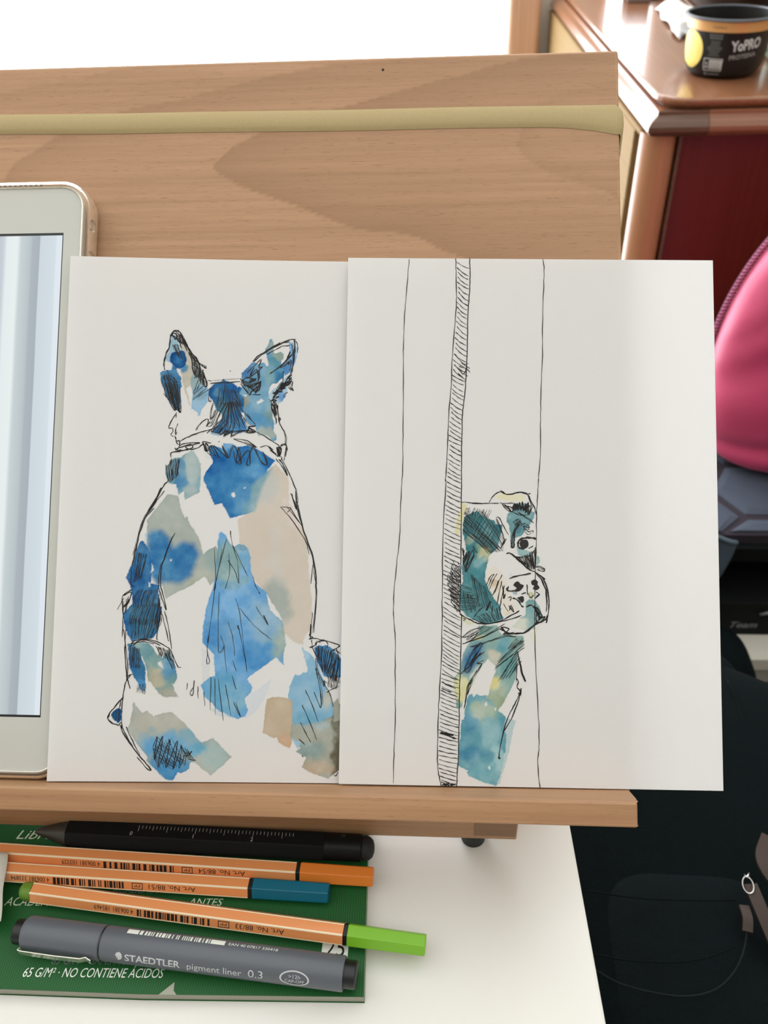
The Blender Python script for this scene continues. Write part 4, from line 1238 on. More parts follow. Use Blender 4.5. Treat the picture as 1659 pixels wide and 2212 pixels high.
# ---- sheet one: a seated dog from behind
WASH1 = [
 # head
 pt('G:230,190 300,180 345,270 385,380 390,480 240,500 215,560 215,650 150,630 145,580 190,450 175,350 215,290', (152, 182, 192), gran=.4),
 pt('G:390,360 450,330 490,330 540,520 590,740 612,850 575,1040 490,1090 560,1390 538,1370 450,1090 400,850 385,740 470,740 490,600 450,450', (192, 184, 166), edge=.15),
 pt('G:380,700 470,690 520,720 500,790 440,830 395,800', (72, 132, 166), soft=4),
 pt('G:240,480 300,465 380,468 400,440 440,440 472,500 490,600 478,690 440,740 380,745 330,740 250,690 215,650 200,600 205,540', (30, 92, 146), edge=.55, bloom=[(330, 590, 75, 70, (52, 118, 168))]),
 pt('G:245,690 330,735 332,800 400,920 410,1050 380,1150 395,1330 370,1470 300,1480 200,1330 130,1180 60,1000 40,820 100,790 240,770', (76, 134, 170), edge=.35, bloom=[(180, 1020, 150, 160, (62, 116, 150)), (310, 1300, 120, 200, (46, 106, 146)), (290, 740, 70, 50, (50, 108, 154))]),
 pt('G:600,860 660,855 720,880 830,1070 910,1140 870,1230 860,1310 740,1460 722,1560 682,1570 672,1500 580,1440 570,1380 600,1180 570,1060 560,930', (148, 182, 200), edge=.25, bloom=[(680, 960, 190, 170, (150, 172, 170)), (700, 1180, 160, 110, (128, 164, 180))]),
 pt('G:650,660 700,720 750,800 770,900 690,900 640,800', (186, 200, 202), edge=.1, soft=3),
 pt('A:735,490 770,440 815,425 835,405 860,425 890,430 950,465 985,490 978,560 985,620 962,660 985,700 1002,765 960,780 890,785 800,800 745,785 780,740 830,680 820,650 790,620 765,560 735,530', (44, 104, 152), edge=.35, bloom=[(830, 600, 60, 90, (58, 110, 132)), (920, 480, 60, 50, (34, 96, 156)), (790, 500, 40, 50, (84, 136, 168)), (800, 790, 70, 30, (140, 172, 190)), (940, 720, 60, 60, (70, 138, 186))]),
 pt('H:330,710 400,640 470,560 510,515 570,505 605,540 740,510 790,580 822,560 800,470 780,390 752,300 800,200 840,100 870,95 890,140 905,260 920,345 1030,325 1088,360 1080,430 1050,490 1060,560 1110,640 1090,760 1000,840 960,885 880,870 840,930 812,1110 830,1170 868,1260 880,1400 895,1500 922,1560 910,1720 960,1800 965,1880 900,1900 780,1800 640,1810 590,1690 500,1620 400,1530 390,1440 360,1330 380,1260 370,1130 300,1060 330,960 380,900 345,850', (106, 156, 182),
    bloom=[(860, 200, 120, 150, (150, 168, 164)), (1010, 390, 120, 80, (150, 168, 156)), (930, 540, 110, 100, (92, 146, 158)), (430, 660, 160, 150, (84, 132, 172)), (800, 740, 110, 120, (110, 156, 164)), (990, 740, 110, 90, (70, 134, 168)), (900, 840, 90, 40, (96, 142, 150)), (400, 1220, 90, 120, (150, 154, 144)), (820, 1400, 90, 200, (130, 158, 158)), (800, 1760, 210, 110, (164, 174, 166)), (620, 1500, 140, 140, (96, 152, 184))]),
 pt('H:1180,160 1250,150 1320,230 1332,380 1290,520 1200,680 1110,750 1090,640 1060,560 1160,420 1192,280', (128, 168, 198), edge=.3, bloom=[(1130, 620, 90, 110, (90, 140, 186)), (1300, 330, 60, 140, (160, 190, 212))]),
 pt('H:880,1000 1000,920 1060,830 1120,770 1230,720 1240,800 1150,960 1130,1100 1060,1200 970,1270 900,1200 815,1140 805,1100 850,1040', (164, 188, 198), edge=.3, bloom=[(1080, 1130, 90, 110, (92, 144, 192))]),
 hole('H:605,1205 700,1150 738,1200 625,1252'), hole('H:350,1080 400,1080 440,1105 395,1118'), hole('H:320,1380 360,1420 385,1520 345,1460'), hole('H:410,1580 440,1600 460,1680 430,1640'),
 hole('H:530,1650 580,1620 595,1690 545,1700'), hole('H:245,870 330,850 345,900 260,950'),
 # chest and back
 pt('A:545,950 590,915 625,895 645,930 680,1000 678,1140 670,1190 620,1220 572,1240 560,1180 530,1205 510,1140 460,1130 438,1060 445,1010 500,955', (132, 166, 172), bloom=[(625, 1000, 70, 150, (164, 180, 176)), (540, 1110, 60, 80, (88, 142, 176)), (540, 1000, 40, 40, (96, 144, 172)), (620, 1190, 60, 60, (160, 176, 174))]),
 pt('B:935,200 1000,160 1045,60 1090,-40 1140,-130 1195,-190 1230,-150 1285,-90 1290,80 1390,270 1420,440 1430,600 1450,770 1440,960 1400,1000 1385,1060 1330,1050 1255,980 1250,900 1150,730 1030,590 1020,480 950,370', (203, 190, 172), edge=.16, gran=.35, bloom=[(1130, -40, 100, 120, (190, 188, 178)), (1200, 480, 60, 260, (200, 192, 178)), (1350, 100, 80, 200, (214, 198, 188)), (1190, 780, 120, 170, (166, 172, 162))]),
 pt('A:735,875 780,870 830,890 838,852 900,856 930,880 1000,865 1070,890 1130,930 1195,970 1145,1030 1120,1090 1060,1150 1052,1250 1045,1320 990,1345 935,1355 885,1370 825,1265 775,1280 735,1180 697,1095 715,1050 765,990 745,930', (48, 120, 174), edge=.35, bloom=[(860, 880, 60, 40, (96, 152, 196)), (790, 1000, 80, 70, (36, 104, 164)), (990, 1240, 110, 110, (78, 140, 182)), (1060, 1060, 90, 70, (74, 142, 190)), (1020, 1290, 50, 60, (96, 150, 172))]),
 pt('A:1035,1140 1100,1080 1170,1020 1110,1150 1075,1240 1055,1320 1010,1330', (128, 164, 170), soft=6),
 hole('A:895,1195 912,1190 916,1215 905,1226 893,1215'), hole('A:975,1165 995,1152 985,1170'),
 pt('A:690,895 720,900 745,960 720,965', (208, 208, 200), edge=.1),
 # left flank
 pt('B:450,25 525,35 540,120 570,190 588,178 602,230 660,310 680,370 695,440 730,410 785,385 805,420 800,600 745,650 710,592 600,660 490,712 440,752 415,640 370,640 310,400 312,200', (166, 172, 160), edge=.3, gran=.5, bloom=[(750, 470, 80, 90, (154, 170, 162)), (640, 620, 140, 60, (172, 176, 160))]),
 pt('B:310,300 350,275 410,270 460,320 490,390 560,350 640,370 670,440 640,520 610,590 540,640 440,630 380,650 320,560', (56, 122, 170), soft=9, bloom=[(400, 600, 70, 70, (48, 112, 160))]),
 hole('B:473,475 483,472 484,485 474,486'),
 pt('B:235,420 262,345 280,342 312,390 335,440 345,560 335,640 395,650 390,700 398,780 410,830 395,920 380,980 345,1022 260,1022 200,1040 165,960 148,900 145,850 190,800 215,775 195,660 165,600 192,530 215,505', (46, 108, 158), edge=.4, bloom=[(290, 880, 130, 150, (52, 112, 146)), (250, 620, 60, 80, (34, 94, 150)), (330, 440, 40, 70, (66, 132, 176))]),
 hole('B:340,498 348,520 356,545 333,572 340,540'), hole('B:318,628 330,640 336,665 322,668'),
 # left paw
 pt('C:180,95 250,85 330,100 380,170 415,200 440,160 470,155 500,240 520,330 490,382 478,368 520,465 430,467 392,440 320,350 297,240 270,180', (128, 160, 154), bloom=[(370, 330, 90, 70, (178, 172, 148)), (450, 440, 90, 50, (166, 166, 150)), (470, 260, 70, 100, (88, 144, 176)), (300, 160, 70, 60, (110, 152, 158))]),
 pt('C:178,95 225,110 265,170 297,260 300,330 295,425 268,424 240,360 186,265', (60, 120, 158), edge=.3, bloom=[(270, 380, 50, 70, (84, 148, 190)), (200, 230, 50, 80, (44, 108, 156))]),
 hole('C:383,228 403,222 425,270 392,250'), hole('C:267,178 276,182 300,240 288,232'),
 # central tail wash
 pt('C:683,120 745,160 740,320 690,375', (206, 206, 202), edge=.12), pt('C:975,480 1090,400 1172,338 1120,480 1060,570 985,620', (205, 207, 206), edge=.12), pt('C:745,540 830,560 930,600 900,615 800,598 755,565', (200, 204, 202), edge=.1),
 pt('B:800,385 795,360 808,295 822,283 840,292 862,330 900,385 948,368 985,378 1002,395 1022,460 1025,560 1060,640 1130,700 1160,830 1248,900 1258,985 1266,1060 1250,1130 1255,1205 1200,1152 1005,1292 1002,1302 1040,1357 1030,1387 980,1437 1005,1517 990,1557 940,1577 880,1557 800,1517 750,1457 710,1427 680,1337 740,1287 778,1277 770,1127 690,1047 695,950 720,800 760,680 780,600 790,480', (108, 164, 204), edge=.28,
    bloom=[(870, 500, 110, 170, (134, 166, 164)), (990, 470, 50, 80, (120, 170, 196)), (1220, 1010, 80, 180, (156, 174, 164)), (1130, 900, 120, 160, (134, 172, 194)), (1060, 1140, 140, 110, (80, 146, 194)), (760, 1010, 80, 100, (86, 148, 194)), (890, 780, 80, 90, (126, 176, 212)), (860, 1420, 170, 160, (104, 164, 192)), (850, 1000, 60, 120, (98, 154, 194))]),
 pt('B:800,640 860,625 945,625 960,580 1015,590 1000,640 900,680 820,670', (108, 158, 182), soft=3),
 pt('B:945,372 985,378 1000,400 985,415 950,410', (112, 152, 172), edge=.2),
 # tail tip
 pt('C:62,590 75,565 98,545 132,548 136,618 112,648 82,622', (22, 92, 142), edge=.5),
 # left hind foot
 pt('C:215,500 240,535 275,575 312,560 352,600 420,575 482,570 560,640 640,730 680,782 720,770 762,750 830,820 892,882 820,950 750,1010 640,920 612,915 600,965 545,995 520,990 490,1040 440,1040 305,910 312,880 240,790 170,690 195,640', (172, 174, 162), edge=.3, gran=.5,
    bloom=[(380, 640, 190, 60, (178, 176, 160)), (430, 800, 210, 105, (100, 162, 198)), (600, 720, 90, 50, (126, 166, 178)), (460, 960, 170, 90, (66, 138, 186)), (640, 820, 90, 60, (100, 164, 190)), (770, 880, 110, 130, (160, 182, 176))]),
 # right hind
 pt('C:1330,310 1360,318 1385,300 1412,300 1420,270 1390,190 1375,112 1400,140 1460,190 1520,320 1600,520 1600,660 1310,745 1305,560 1283,470 1292,400', (136, 178, 198), edge=.25, bloom=[(1400, 640, 150, 80, (118, 170, 190)), (1400, 180, 40, 70, (170, 194, 204)), (1560, 470, 60, 70, (184, 184, 170))]),
 pt('C:1140,480 1175,470 1210,465 1275,472 1312,500 1316,740 1295,822 1220,785 1205,745 1182,750 1108,710 1125,560', (191, 172, 144), edge=.4, gran=.4, bloom=[(1270, 790, 70, 50, (198, 164, 130))]),
 pt('C:1305,650 1400,655 1500,640 1590,600 1600,540 1625,505 1680,540 1680,960 1640,970 1560,1027 1460,1000 1375,952 1412,885 1335,842 1372,822 1300,740', (166, 168, 152), edge=.35, bloom=[(1450, 660, 150, 45, (160, 176, 172)), (1420, 840, 120, 60, (144, 162, 156)), (1490, 960, 150, 60, (182, 166, 140)), (1640, 620, 50, 130, (120, 118, 98)), (1640, 860, 56, 160, (112, 106, 84))]),
 pt('C:1303,745 1370,780 1352,830', (150, 186, 202), edge=.2),
 pt('C:1590,510 1625,470 1640,520 1660,620 1600,640', (170, 170, 152), edge=.3),
 pt('C:1462,130 1500,110 1560,112 1600,140 1640,190 1665,230 1660,330 1590,340 1532,322 1482,220', (62, 126, 172), edge=.3),
]
INK1 = (
 lines('G', '''120,780 105,700 115,620 150,500 200,390 215,250 240,170 290,110 345,115 390,160 450,260 520,400 600,520 670,600 710,670 760,710 830,740 790,730 830,760
215,200 260,130 300,110 360,170 430,230 470,310 540,440 600,560 680,640
230,200 280,150 330,190 300,260 280,230 260,180
250,190 330,250 380,330 410,430
500,330 540,480 590,620 600,740 640,880
560,520 600,520 640,560 700,680 720,760 730,900
770,770 790,860 830,960 840,1060 800,1050 780,960 800,900 760,850''', 2.6) +
 hatch('G:300,170 420,210', 'G:380,330 450,350', 9, 1.8) + hatch('G:390,160 480,290', 'G:430,330 530,480', 8, 2.0) + hatch('G:240,350 340,330', 'G:320,520 450,640', 9, 1.5) +
 hatch('G:550,470 640,880', 'G:620,560 820,1000', 18, 1.6) + hatch('G:600,560 700,680 790,850', 'G:640,880 740,1020 830,1070', 13, 1.9) +
 lines('G', '''690,950 650,1080 600,1180
720,1000 680,1100 610,1200
780,1050 650,1170
830,1090 720,1180 600,1290
920,1080 780,1170 660,1250
620,920 700,870 640,900
150,780 250,900 330,1000 230,930 160,830
150,860 200,1000 190,1060 230,1180 260,1260
60,970 100,1060 130,1180 200,1330 290,1480
100,1180 150,1240 190,1290
320,1500 310,1530 240,1640 190,1770 250,1770 260,1830 230,1890 270,1920
320,1540 315,1600
345,1690 310,1800 300,1890 330,1830
655,1810 740,1690 850,1620 860,1690 840,1750 900,1660
950,1340 920,1480 910,1620 960,1560 1000,1460 930,1660 900,1700
875,1180 870,1300 900,1320 915,1290
850,950 910,970''', 1.8) +
 lines('G', '''290,1910 330,1990 370,1990 370,2080 320,2150 300,2110
310,1930 330,2030 380,2060
360,2010 500,1930 640,1870 780,1830 900,1800 980,1770 1080,1720
380,2080 450,2040 720,2025 600,2060 480,2090 560,2140 680,2110 760,2050 780,2000 910,2030
310,2130 420,2090 560,2050 600,2100 500,2140
530,2150 400,2150 330,2160
780,2020 850,2180 820,2030 890,2100
230,2210 260,2180 400,2180''', 2.3) +
 hatch('G:90,900 130,840 330,1010', 'G:200,1330 290,1440 390,1370', 13, 2.0) + zig('G:110,1000 380,1020', 'G:290,1440 390,1480', 9, 1.9) + lines('G', '290,1470 330,1420 390,1510 340,1440', 4) +
 lines('A', '750,437 870,432 955,425\n745,437 900,430', 2.6) + lines('A', '740,420 950,405', .8) +
 lines('A', '''850,440 830,560 800,610
860,450 880,560 870,620
900,480 960,590 900,540
870,560 860,700 800,790
880,560 870,680 840,790
885,560 890,700 870,780
890,570 910,720 890,800
895,560 940,700 950,760
905,560 960,680 990,750
920,560 980,640 1055,720
800,620 760,720 730,740
830,680 770,740 720,785
850,690 800,760 780,780
1000,650 1055,725''', 2.0) +
 hatch('A:800,470 935,490', 'A:780,600 975,600', 15, 1.6) + hatch('A:850,570 920,570', 'A:740,780 1040,740', 17, 1.7, bend=.05) +
 lines('A', '''750,770 800,780 830,740 810,790 870,760 840,800 900,765 890,800 960,765 1000,770 1020,735 1000,775 1060,770 1010,740 1060,730
860,775 930,768 1000,765 1060,770''', 2.6) +
 lines('A', '1060,770 1150,820 1225,870', 2.4) + lines('A', '''1215,875 1235,900 1215,940 1210,880 1222,930
1218,890 1224,940''', 5) + lines('A', '''1230,870 1255,855 1275,875 1270,900 1260,940 1255,970
905,820 1000,835 1060,880 910,825
980,840 1070,880
1090,880 1140,870 1180,900 1150,880 1200,930 1160,900 1210,945
1205,940 1240,950 1230,980''', 2.0) + lines('A', '1272,875 1262,935', 4) +
 lines('H', '''540,500 620,400 740,320 900,240 1020,190 1130,120 1240,100 1305,95
560,490 720,360 900,250 1050,170 1200,140
790,370 920,290 1060,220 1190,210 1130,215
760,310 1020,155 960,200 1190,110
1250,100 1310,150 1335,240 1325,340
1210,180 1240,210 1240,300
840,715 1000,600 1130,480 1200,320 1150,440 1240,365 1060,560 1040,600 1130,550 1180,500 1160,550 1220,470 1210,580 1180,660
1080,660 1075,760 1075,870
1160,1040 1090,1080 1100,1130
830,1150 880,1250 870,1330 920,1440 950,1500 960,1590
980,1260 990,1450 1010,1580 1090,1740 1115,1850 1110,1950 1050,1990 1010,2040
430,690 560,570 680,460 640,600 700,600 500,760 560,600 480,760 600,640 640,830 650,640
530,1080 680,1080 600,1090''', 2.0) +
 lines('H', '''1270,110 1280,250 1265,400 1240,580 1210,700 1150,800 1060,920 950,1020 890,1040
1230,720 1180,800 1230,780 1140,860 1210,850 1060,900 1180,900 1010,960 1120,960 950,1020 1060,1020 890,1060 990,1060 900,1120 1000,1120 870,1180 960,1180 880,1250 960,1260 900,1180 950,1060 1050,880 1090,900 1050,1000 1160,880 1240,850 1230,930 1250,1010 1200,950
1010,1480 1030,1520 1005,1560 1015,1490
310,790 350,820 440,770 560,800 480,830 600,790 490,860 350,830 420,910 600,880 660,850 500,940 440,900 560,1000 640,990 680,840 580,1050 640,930 520,1020 480,1080 320,880''', 2.6) +
 hatch('H:1040,900 1230,800', 'H:1000,1010 1180,900', 8, 3) + hatch('H:870,1250 970,1270', 'H:900,1430 1000,1480', 10, 2.2) + hatch('H:360,850 640,820', 'H:470,1060 660,980', 9, 1.8) + hatch('H:1240,300 1280,260', 'H:1240,520 1265,500', 4, 2) +
 lines('A', '''700,850 720,910 760,870 810,955 770,870 870,955 830,870 870,955 910,870 960,985 925,985 905,900
960,985 945,880 930,985 1010,900 1020,995 1000,990 1040,880 1060,900 1100,980 1140,1000 1110,910 1145,995
475,950 480,915 540,905 600,890 520,910
440,1000 445,1060 455,1110 430,1140 380,1230 330,1320
450,1120 410,1170 350,1290 315,1340
1200,960 1240,1010 1280,1075 1250,1000 1220,960
1240,960 1280,1040 1320,1130 1340,1200 1340,1310
1300,1195 1330,1260 1340,1310 1310,1220
1240,1290 1300,1300 1280,1330''', 2.0) + lines('A', '410,1160 380,1220', 4) +
 hatch('A:445,1010 480,960 545,960', 'A:455,1120 480,1120 525,1075', 15, 1.9) + zig('A:700,850 760,870', 'A:720,920 800,955', 4, 1.8) +
 lines('B', '''430,0 370,80 320,150 280,230 250,330 220,450 205,520
390,20 300,170 260,270 235,400 210,500
360,120 300,190 262,290
505,290 470,350 430,460 400,540 390,620 400,700 440,825
490,310 440,440 410,540 405,640 425,740 445,820
205,520 200,640 225,660
205,680 160,710 140,740 145,850 140,1010
150,720 200,700 185,760 150,800 195,740
105,820 150,740
430,830 460,950 480,1100
410,800 380,1000 385,1030
415,850 450,1000 460,1040''', 2.1) +
 hatch('B:240,420 315,440', 'B:215,640 270,600', 10, 1.7) + hatch('B:240,685 395,680', 'B:200,800 370,800', 17, 1.6, bend=.05) + hatch('B:225,790 410,770', 'B:180,920 370,930', 20, 1.6, bend=.04) + hatch('B:190,880 400,890', 'B:205,1020 340,1020', 17, 1.6) +
 hatch('B:390,700 415,850', 'B:370,980 400,930', 6, 2) + hatch('B:150,760 190,720', 'B:150,860 160,840', 4, 1.4) +
 lines('C', '''190,120 220,80 300,65 380,85 450,120 475,155
200,100 280,85 360,100
210,110 260,75 320,75 400,110
480,160 520,250 545,265
165,0 160,120 170,300 195,410
150,0 175,220 175,330
200,310 165,360 145,450 140,490
160,380 180,320 215,310''', 2.1) +
 hatch('C:190,120 260,130', 'C:195,260 270,270', 12, 1.8) + hatch('C:370,110 480,150', 'C:390,180 500,230', 14, 2.0) + hatch('C:240,380 300,370', 'C:235,430 300,450', 5, 2) + hatch('C:420,150 500,220', 'C:480,280 505,270', 5, 1.6) +
 lines('C', '''140,470 100,520 40,600 60,640 110,660 130,640
130,490 120,540 110,545
120,490 60,570 45,610
140,480 135,640 150,700 200,790 260,880
130,660 150,720 240,850 300,920 340,970 310,960 240,880
165,670 200,750 260,870''', 2.2) + hatch('C:75,565 125,550', 'C:70,620 125,635', 5, 1.6) +
 lines('C', '''350,820 380,740 360,900 420,735 390,950 470,760 440,960 520,770 490,970 550,800 530,960 580,850 570,940
600,840 580,880 620,840 590,890 640,905 610,900 650,905''', 1.6) + hatch('C:340,830 480,740', 'C:380,960 575,940', 9, 1.8) + hatch('C:380,740 340,880', 'C:590,900 480,970', 9, 1.6) + hatch('C:530,790 600,840', 'C:560,880 640,900', 6, 2) +
 lines('B', '''830,400 800,560 770,690
860,330 790,600 750,900 730,1060
875,430 880,560 850,680
870,480 920,560 945,640 935,500
885,275 900,370 940,500
905,380 980,540 1005,590
1040,590 1060,660 1090,710 1075,700
920,740 950,850 1000,1250
950,810 1050,930 1170,1030
1060,800 1140,920 1120,870
870,905 900,1010 915,1140
940,930 970,1080 1000,1230
810,700 800,900 805,1110 840,1075 820,1000
840,1070 860,1260
735,1000 725,1100 740,1180 720,1190 730,1110
775,390 785,640 770,690
900,1170 925,1245''', 1.4) + lines('B', '''885,275 888,300
1115,860 1145,925
938,925 942,960
735,1000 728,1050''', 3) +
 lines('C', '''750,330 745,560
775,340 780,590
800,340 835,630
700,430 710,530
850,380 890,600
905,500 955,605 920,500
895,320 925,415
635,350 625,450 605,440 630,400
590,370 580,420
660,390 662,480''', 1.7) +
 lines('B', '''1335,0 1345,120 1390,270 1450,440 1470,560 1480,720 1460,980
1340,60 1400,300 1455,450 1478,620 1470,860
1230,110 1310,200 1400,340 1430,440
1270,105 1380,240
1300,120 1390,260
1310,20 1330,100
1460,480 1440,640
1450,840 1440,980 1435,1020''', 2.0) + lines('B', '1440,920 1437,1020', 3) +
 lines('I', '''200,0 190,80 230,110 180,135
185,135 260,122 380,150 500,185 600,215 590,250 510,285
190,255 260,235 300,175 400,160 440,200 430,260
215,140 240,280 380,580
260,200 320,170 340,190
500,290 560,300 630,345
560,270 580,330 600,420 620,440
280,530 400,790 390,720 430,750
270,400 290,620 345,900 355,1070
390,770 470,900 520,1090
430,890 500,840 600,800
130,850 230,1080 310,1300
250,880 345,1100 340,900
80,1060 190,1310 290,1550
60,1310 130,1450 205,1590
35,1540 120,1620
80,1770 100,1800
590,2010 560,2060 530,2055''', 2.0) +
 hatch('I:290,230 600,380', 'I:370,580 440,640', 6, 2.4) + hatch('I:270,260 340,230 440,270 560,340 620,470', 'I:300,380 420,640 470,690 530,740 620,760', 18, 2.2) + hatch('I:430,620 600,640', 'I:450,820 580,850', 6, 2) + lines('I', '500,300 480,690\n520,480 520,750\n590,500 545,720\n540,420 545,700', 2.6)
)
DOT1 = ['A:880,350 886,350 886,356 880,356', 'A:803,838 809,838 809,844 803,844']

# ---- sheet two: a dog's face round the edge of a post
WASH2 = [
 pt('D:760,180 850,130 1000,160 1128,165 1120,230 960,240 800,200', (216, 209, 176), edge=.2, gran=.4),
 pt('D:365,255 420,268 430,310 385,440 330,640 285,612 310,480 360,300', (211, 203, 158), edge=.2, gran=.4),
 pt('D:650,1100 700,1040 770,1010 832,1060 900,1160 932,1300 1000,1440 1062,1540 900,1602 850,1580 835,1480 760,1400 700,1290 655,1200', (220, 208, 192), edge=.12, gran=.4, bloom=[(780, 1230, 60, 60, (204, 184, 156)), (930, 1580, 90, 40, (212, 202, 166))]),
 pt('D:400,430 480,370 560,350 600,390 700,450 770,465 778,500 800,512 855,518 850,600 820,700 800,800 740,850 692,900 680,980 650,1080 650,1180 700,1300 760,1400 832,1480 840,1580 872,1640 750,1700 640,1702 500,1645 420,1600 370,1530 350,1400 350,1240 388,1200 370,1050 380,950 430,840 412,740 400,660 378,620', (72, 130, 134), edge=.3,
    bloom=[(640, 860, 90, 110, (182, 182, 144)), (480, 700, 80, 70, (136, 156, 140)), (560, 950, 90, 70, (110, 158, 160)), (560, 1080, 110, 80, (80, 142, 148)), (800, 560, 60, 60, (56, 124, 136)), (450, 1420, 110, 140, (56, 116, 116))]),
 pt('D:920,380 980,350 1000,300 1060,262 1130,262 1160,330 1240,368 1232,430 1180,520 1120,590 1080,652 1010,680 970,780 950,660 942,540 908,480', (112, 154, 156), edge=.25, bloom=[(1080, 560, 60, 60, (90, 136, 146)), (1080, 310, 90, 60, (70, 110, 112)), (930, 420, 40, 40, (140, 170, 168))]),
 pt('D:1020,780 1070,800 1200,840 1190,872 1100,902 1050,880', (146, 176, 172), edge=.25), pt('D:1260,880 1300,910 1302,960 1260,1012', (136, 166, 162), edge=.25),
 pt('D:1140,1440 1180,1410 1222,1408 1282,1470 1330,1580 1330,1650 1250,1680 1240,1762 1130,1782 970,1740 1080,1622 1132,1600', (128, 164, 160), edge=.25, bloom=[(1080, 1720, 130, 90, (200, 202, 182)), (1180, 1540, 60, 70, (106, 158, 158))]),
 pt('D:365,1580 440,1660 522,1700 440,1712 360,1640', (206, 201, 164), edge=.2),
 pt('D:1170,1320 1230,1330 1210,1400 1170,1400', (196, 190, 150), edge=.1), pt('D:970,1310 1030,1320 1030,1355 990,1350', (150, 170, 172), edge=.1), pt('D:930,1120 960,1090 985,1130 960,1160', (206, 206, 200), edge=.1),
 pt('E:845,90 1010,85 1050,170 1150,170 1240,180 1255,230 1200,320 1190,450 1172,570 1100,720 1022,850 950,900 880,850 800,740 830,720 900,712 935,712 940,670 960,590 1000,500 1000,460 930,380 900,420 860,450 800,600 760,662 722,720 690,822 650,822 625,640 625,560 680,490 700,350 760,250 800,200 850,150', (140, 170, 160), edge=.25,
    bloom=[(690, 660, 90, 150, (208, 202, 150)), (830, 560, 60, 100, (204, 204, 190)), (960, 350, 80, 60, (196, 190, 170)), (980, 590, 50, 80, (208, 196, 132)), (1080, 270, 70, 100, (108, 160, 166)), (1120, 470, 90, 110, (112, 160, 156)), (1030, 740, 90, 90, (154, 168, 138)), (900, 130, 70, 60, (118, 156, 146)), (850, 190, 60, 30, (196, 190, 140))]),
 pt('E:705,470 715,380 770,290 830,250 885,250 870,350 830,430 790,490 720,520', (48, 112, 156), soft=11),
 pt('E:1060,910 1130,930 1175,940 1120,1200 1080,1350 1032,1500 1000,1520 1060,1300', (178, 194, 192), edge=.2, gran=.4),
 pt('E:755,715 790,700 800,735 830,705 860,720 900,705 910,740 960,760 1020,850 1092,905 1062,1010 1090,1060 1085,1200 1060,1300 1040,1420 1000,1522 890,1490 750,1430 740,1402 755,1390 665,1345 665,1200 680,1100 695,930 715,930 722,850', (102, 158, 168), edge=.28,
    bloom=[(900, 850, 150, 110, (166, 182, 160)), (760, 1240, 110, 90, (76, 138, 162)), (960, 1050, 90, 150, (128, 174, 178)), (900, 1400, 140, 80, (106, 164, 172)), (1010, 1290, 60, 140, (150, 188, 188)), (760, 960, 70, 90, (84, 144, 166))]),
 hole('E:930,1350 945,1345 955,1370 945,1380'), hole('E:985,825 1000,825 1008,845 992,850'), hole('E:900,790 920,770 925,800 905,815'),
 pt('E:1210,575 1240,600 1245,770 1215,720 1195,640', (214, 210, 200), edge=.15), pt('E:1370,100 1385,95 1340,260 1300,180', (214, 210, 190), edge=.15),
]
def post_lines():
    out = []
    L = np.vstack([tr('F:630,75 635,300 635,480 620,700 600,950 590,1200 570,1450 560,1700 548,1950 540,2040'), tr('D:182,30 150,600 140,1300 140,1600'), tr('E:520,0 515,300 500,600 485,900 480,1150 480,1350 500,1470 510,1525')])
    R_ = np.vstack([tr('F:750,65 755,200 750,380 735,600 730,900 718,1150 710,1270 690,1450 682,1700 680,2000'), tr('D:365,0 365,400 360,900 350,1500 360,1600'), tr('E:690,0 685,300 675,600 670,900 665,1200 655,1400 650,1525')])
    out += [(L, 2.2), (R_, 1.6), (R_ + [1, .5], 1.0)]
    y = 566.0
    while y < 1690:
        xl = np.interp(y, L[:, 1], L[:, 0]); dy = 18 if y < 800 else (16 if y < 1300 else (22 if y < 1450 else (15 if y < 1590 else 10)))
        xr = np.interp(y + dy, R_[:, 1], R_[:, 0])
        s0 = _R.uniform(1, 5); s1 = _R.uniform(-3.5, 1.5); dy *= _R.uniform(.82, 1.15)
        p0, p2 = np.array((xl + s0, y)), np.array((xr + s1, y + dy))
        mid = (p0 + p2) / 2 + np.array((-1.0, 1.6 if y < 900 else .6))
        out.append((np.array([p0, mid, p2]), _R.uniform(1.4, 2.3)))
        y += _R.uniform(9.6, 13.2) if y < 800 else (_R.uniform(8.4, 11.2) if y < 1350 else _R.uniform(7.4, 10.2))
    out.append((np.vstack([tr('F:218,80 200,330 180,560 170,800 168,1000 168,1350 165,1700 160,2000 147,2200'), np.array([(863., 1160.), (857., 1220.), (851.5, 1271.), (850., 1312.)]), tr('E:85,20 100,200 100,500 100,900 90,1200 85,1500')]), 1.9))
    out.append((np.vstack([tr('F:1400,75 1412,180 1405,400 1395,700 1398,900 1385,1200 1380,1500 1380,1800 1365,2000'), tr('D:1285,0 1275,200 1265,400 1260,800 1250,1060 1245,1400 1243,1580'), tr('E:1345,0 1350,300 1370,700 1385,1000 1385,1200 1375,1300 1385,1450 1395,1545')]), 2.0))
    return out
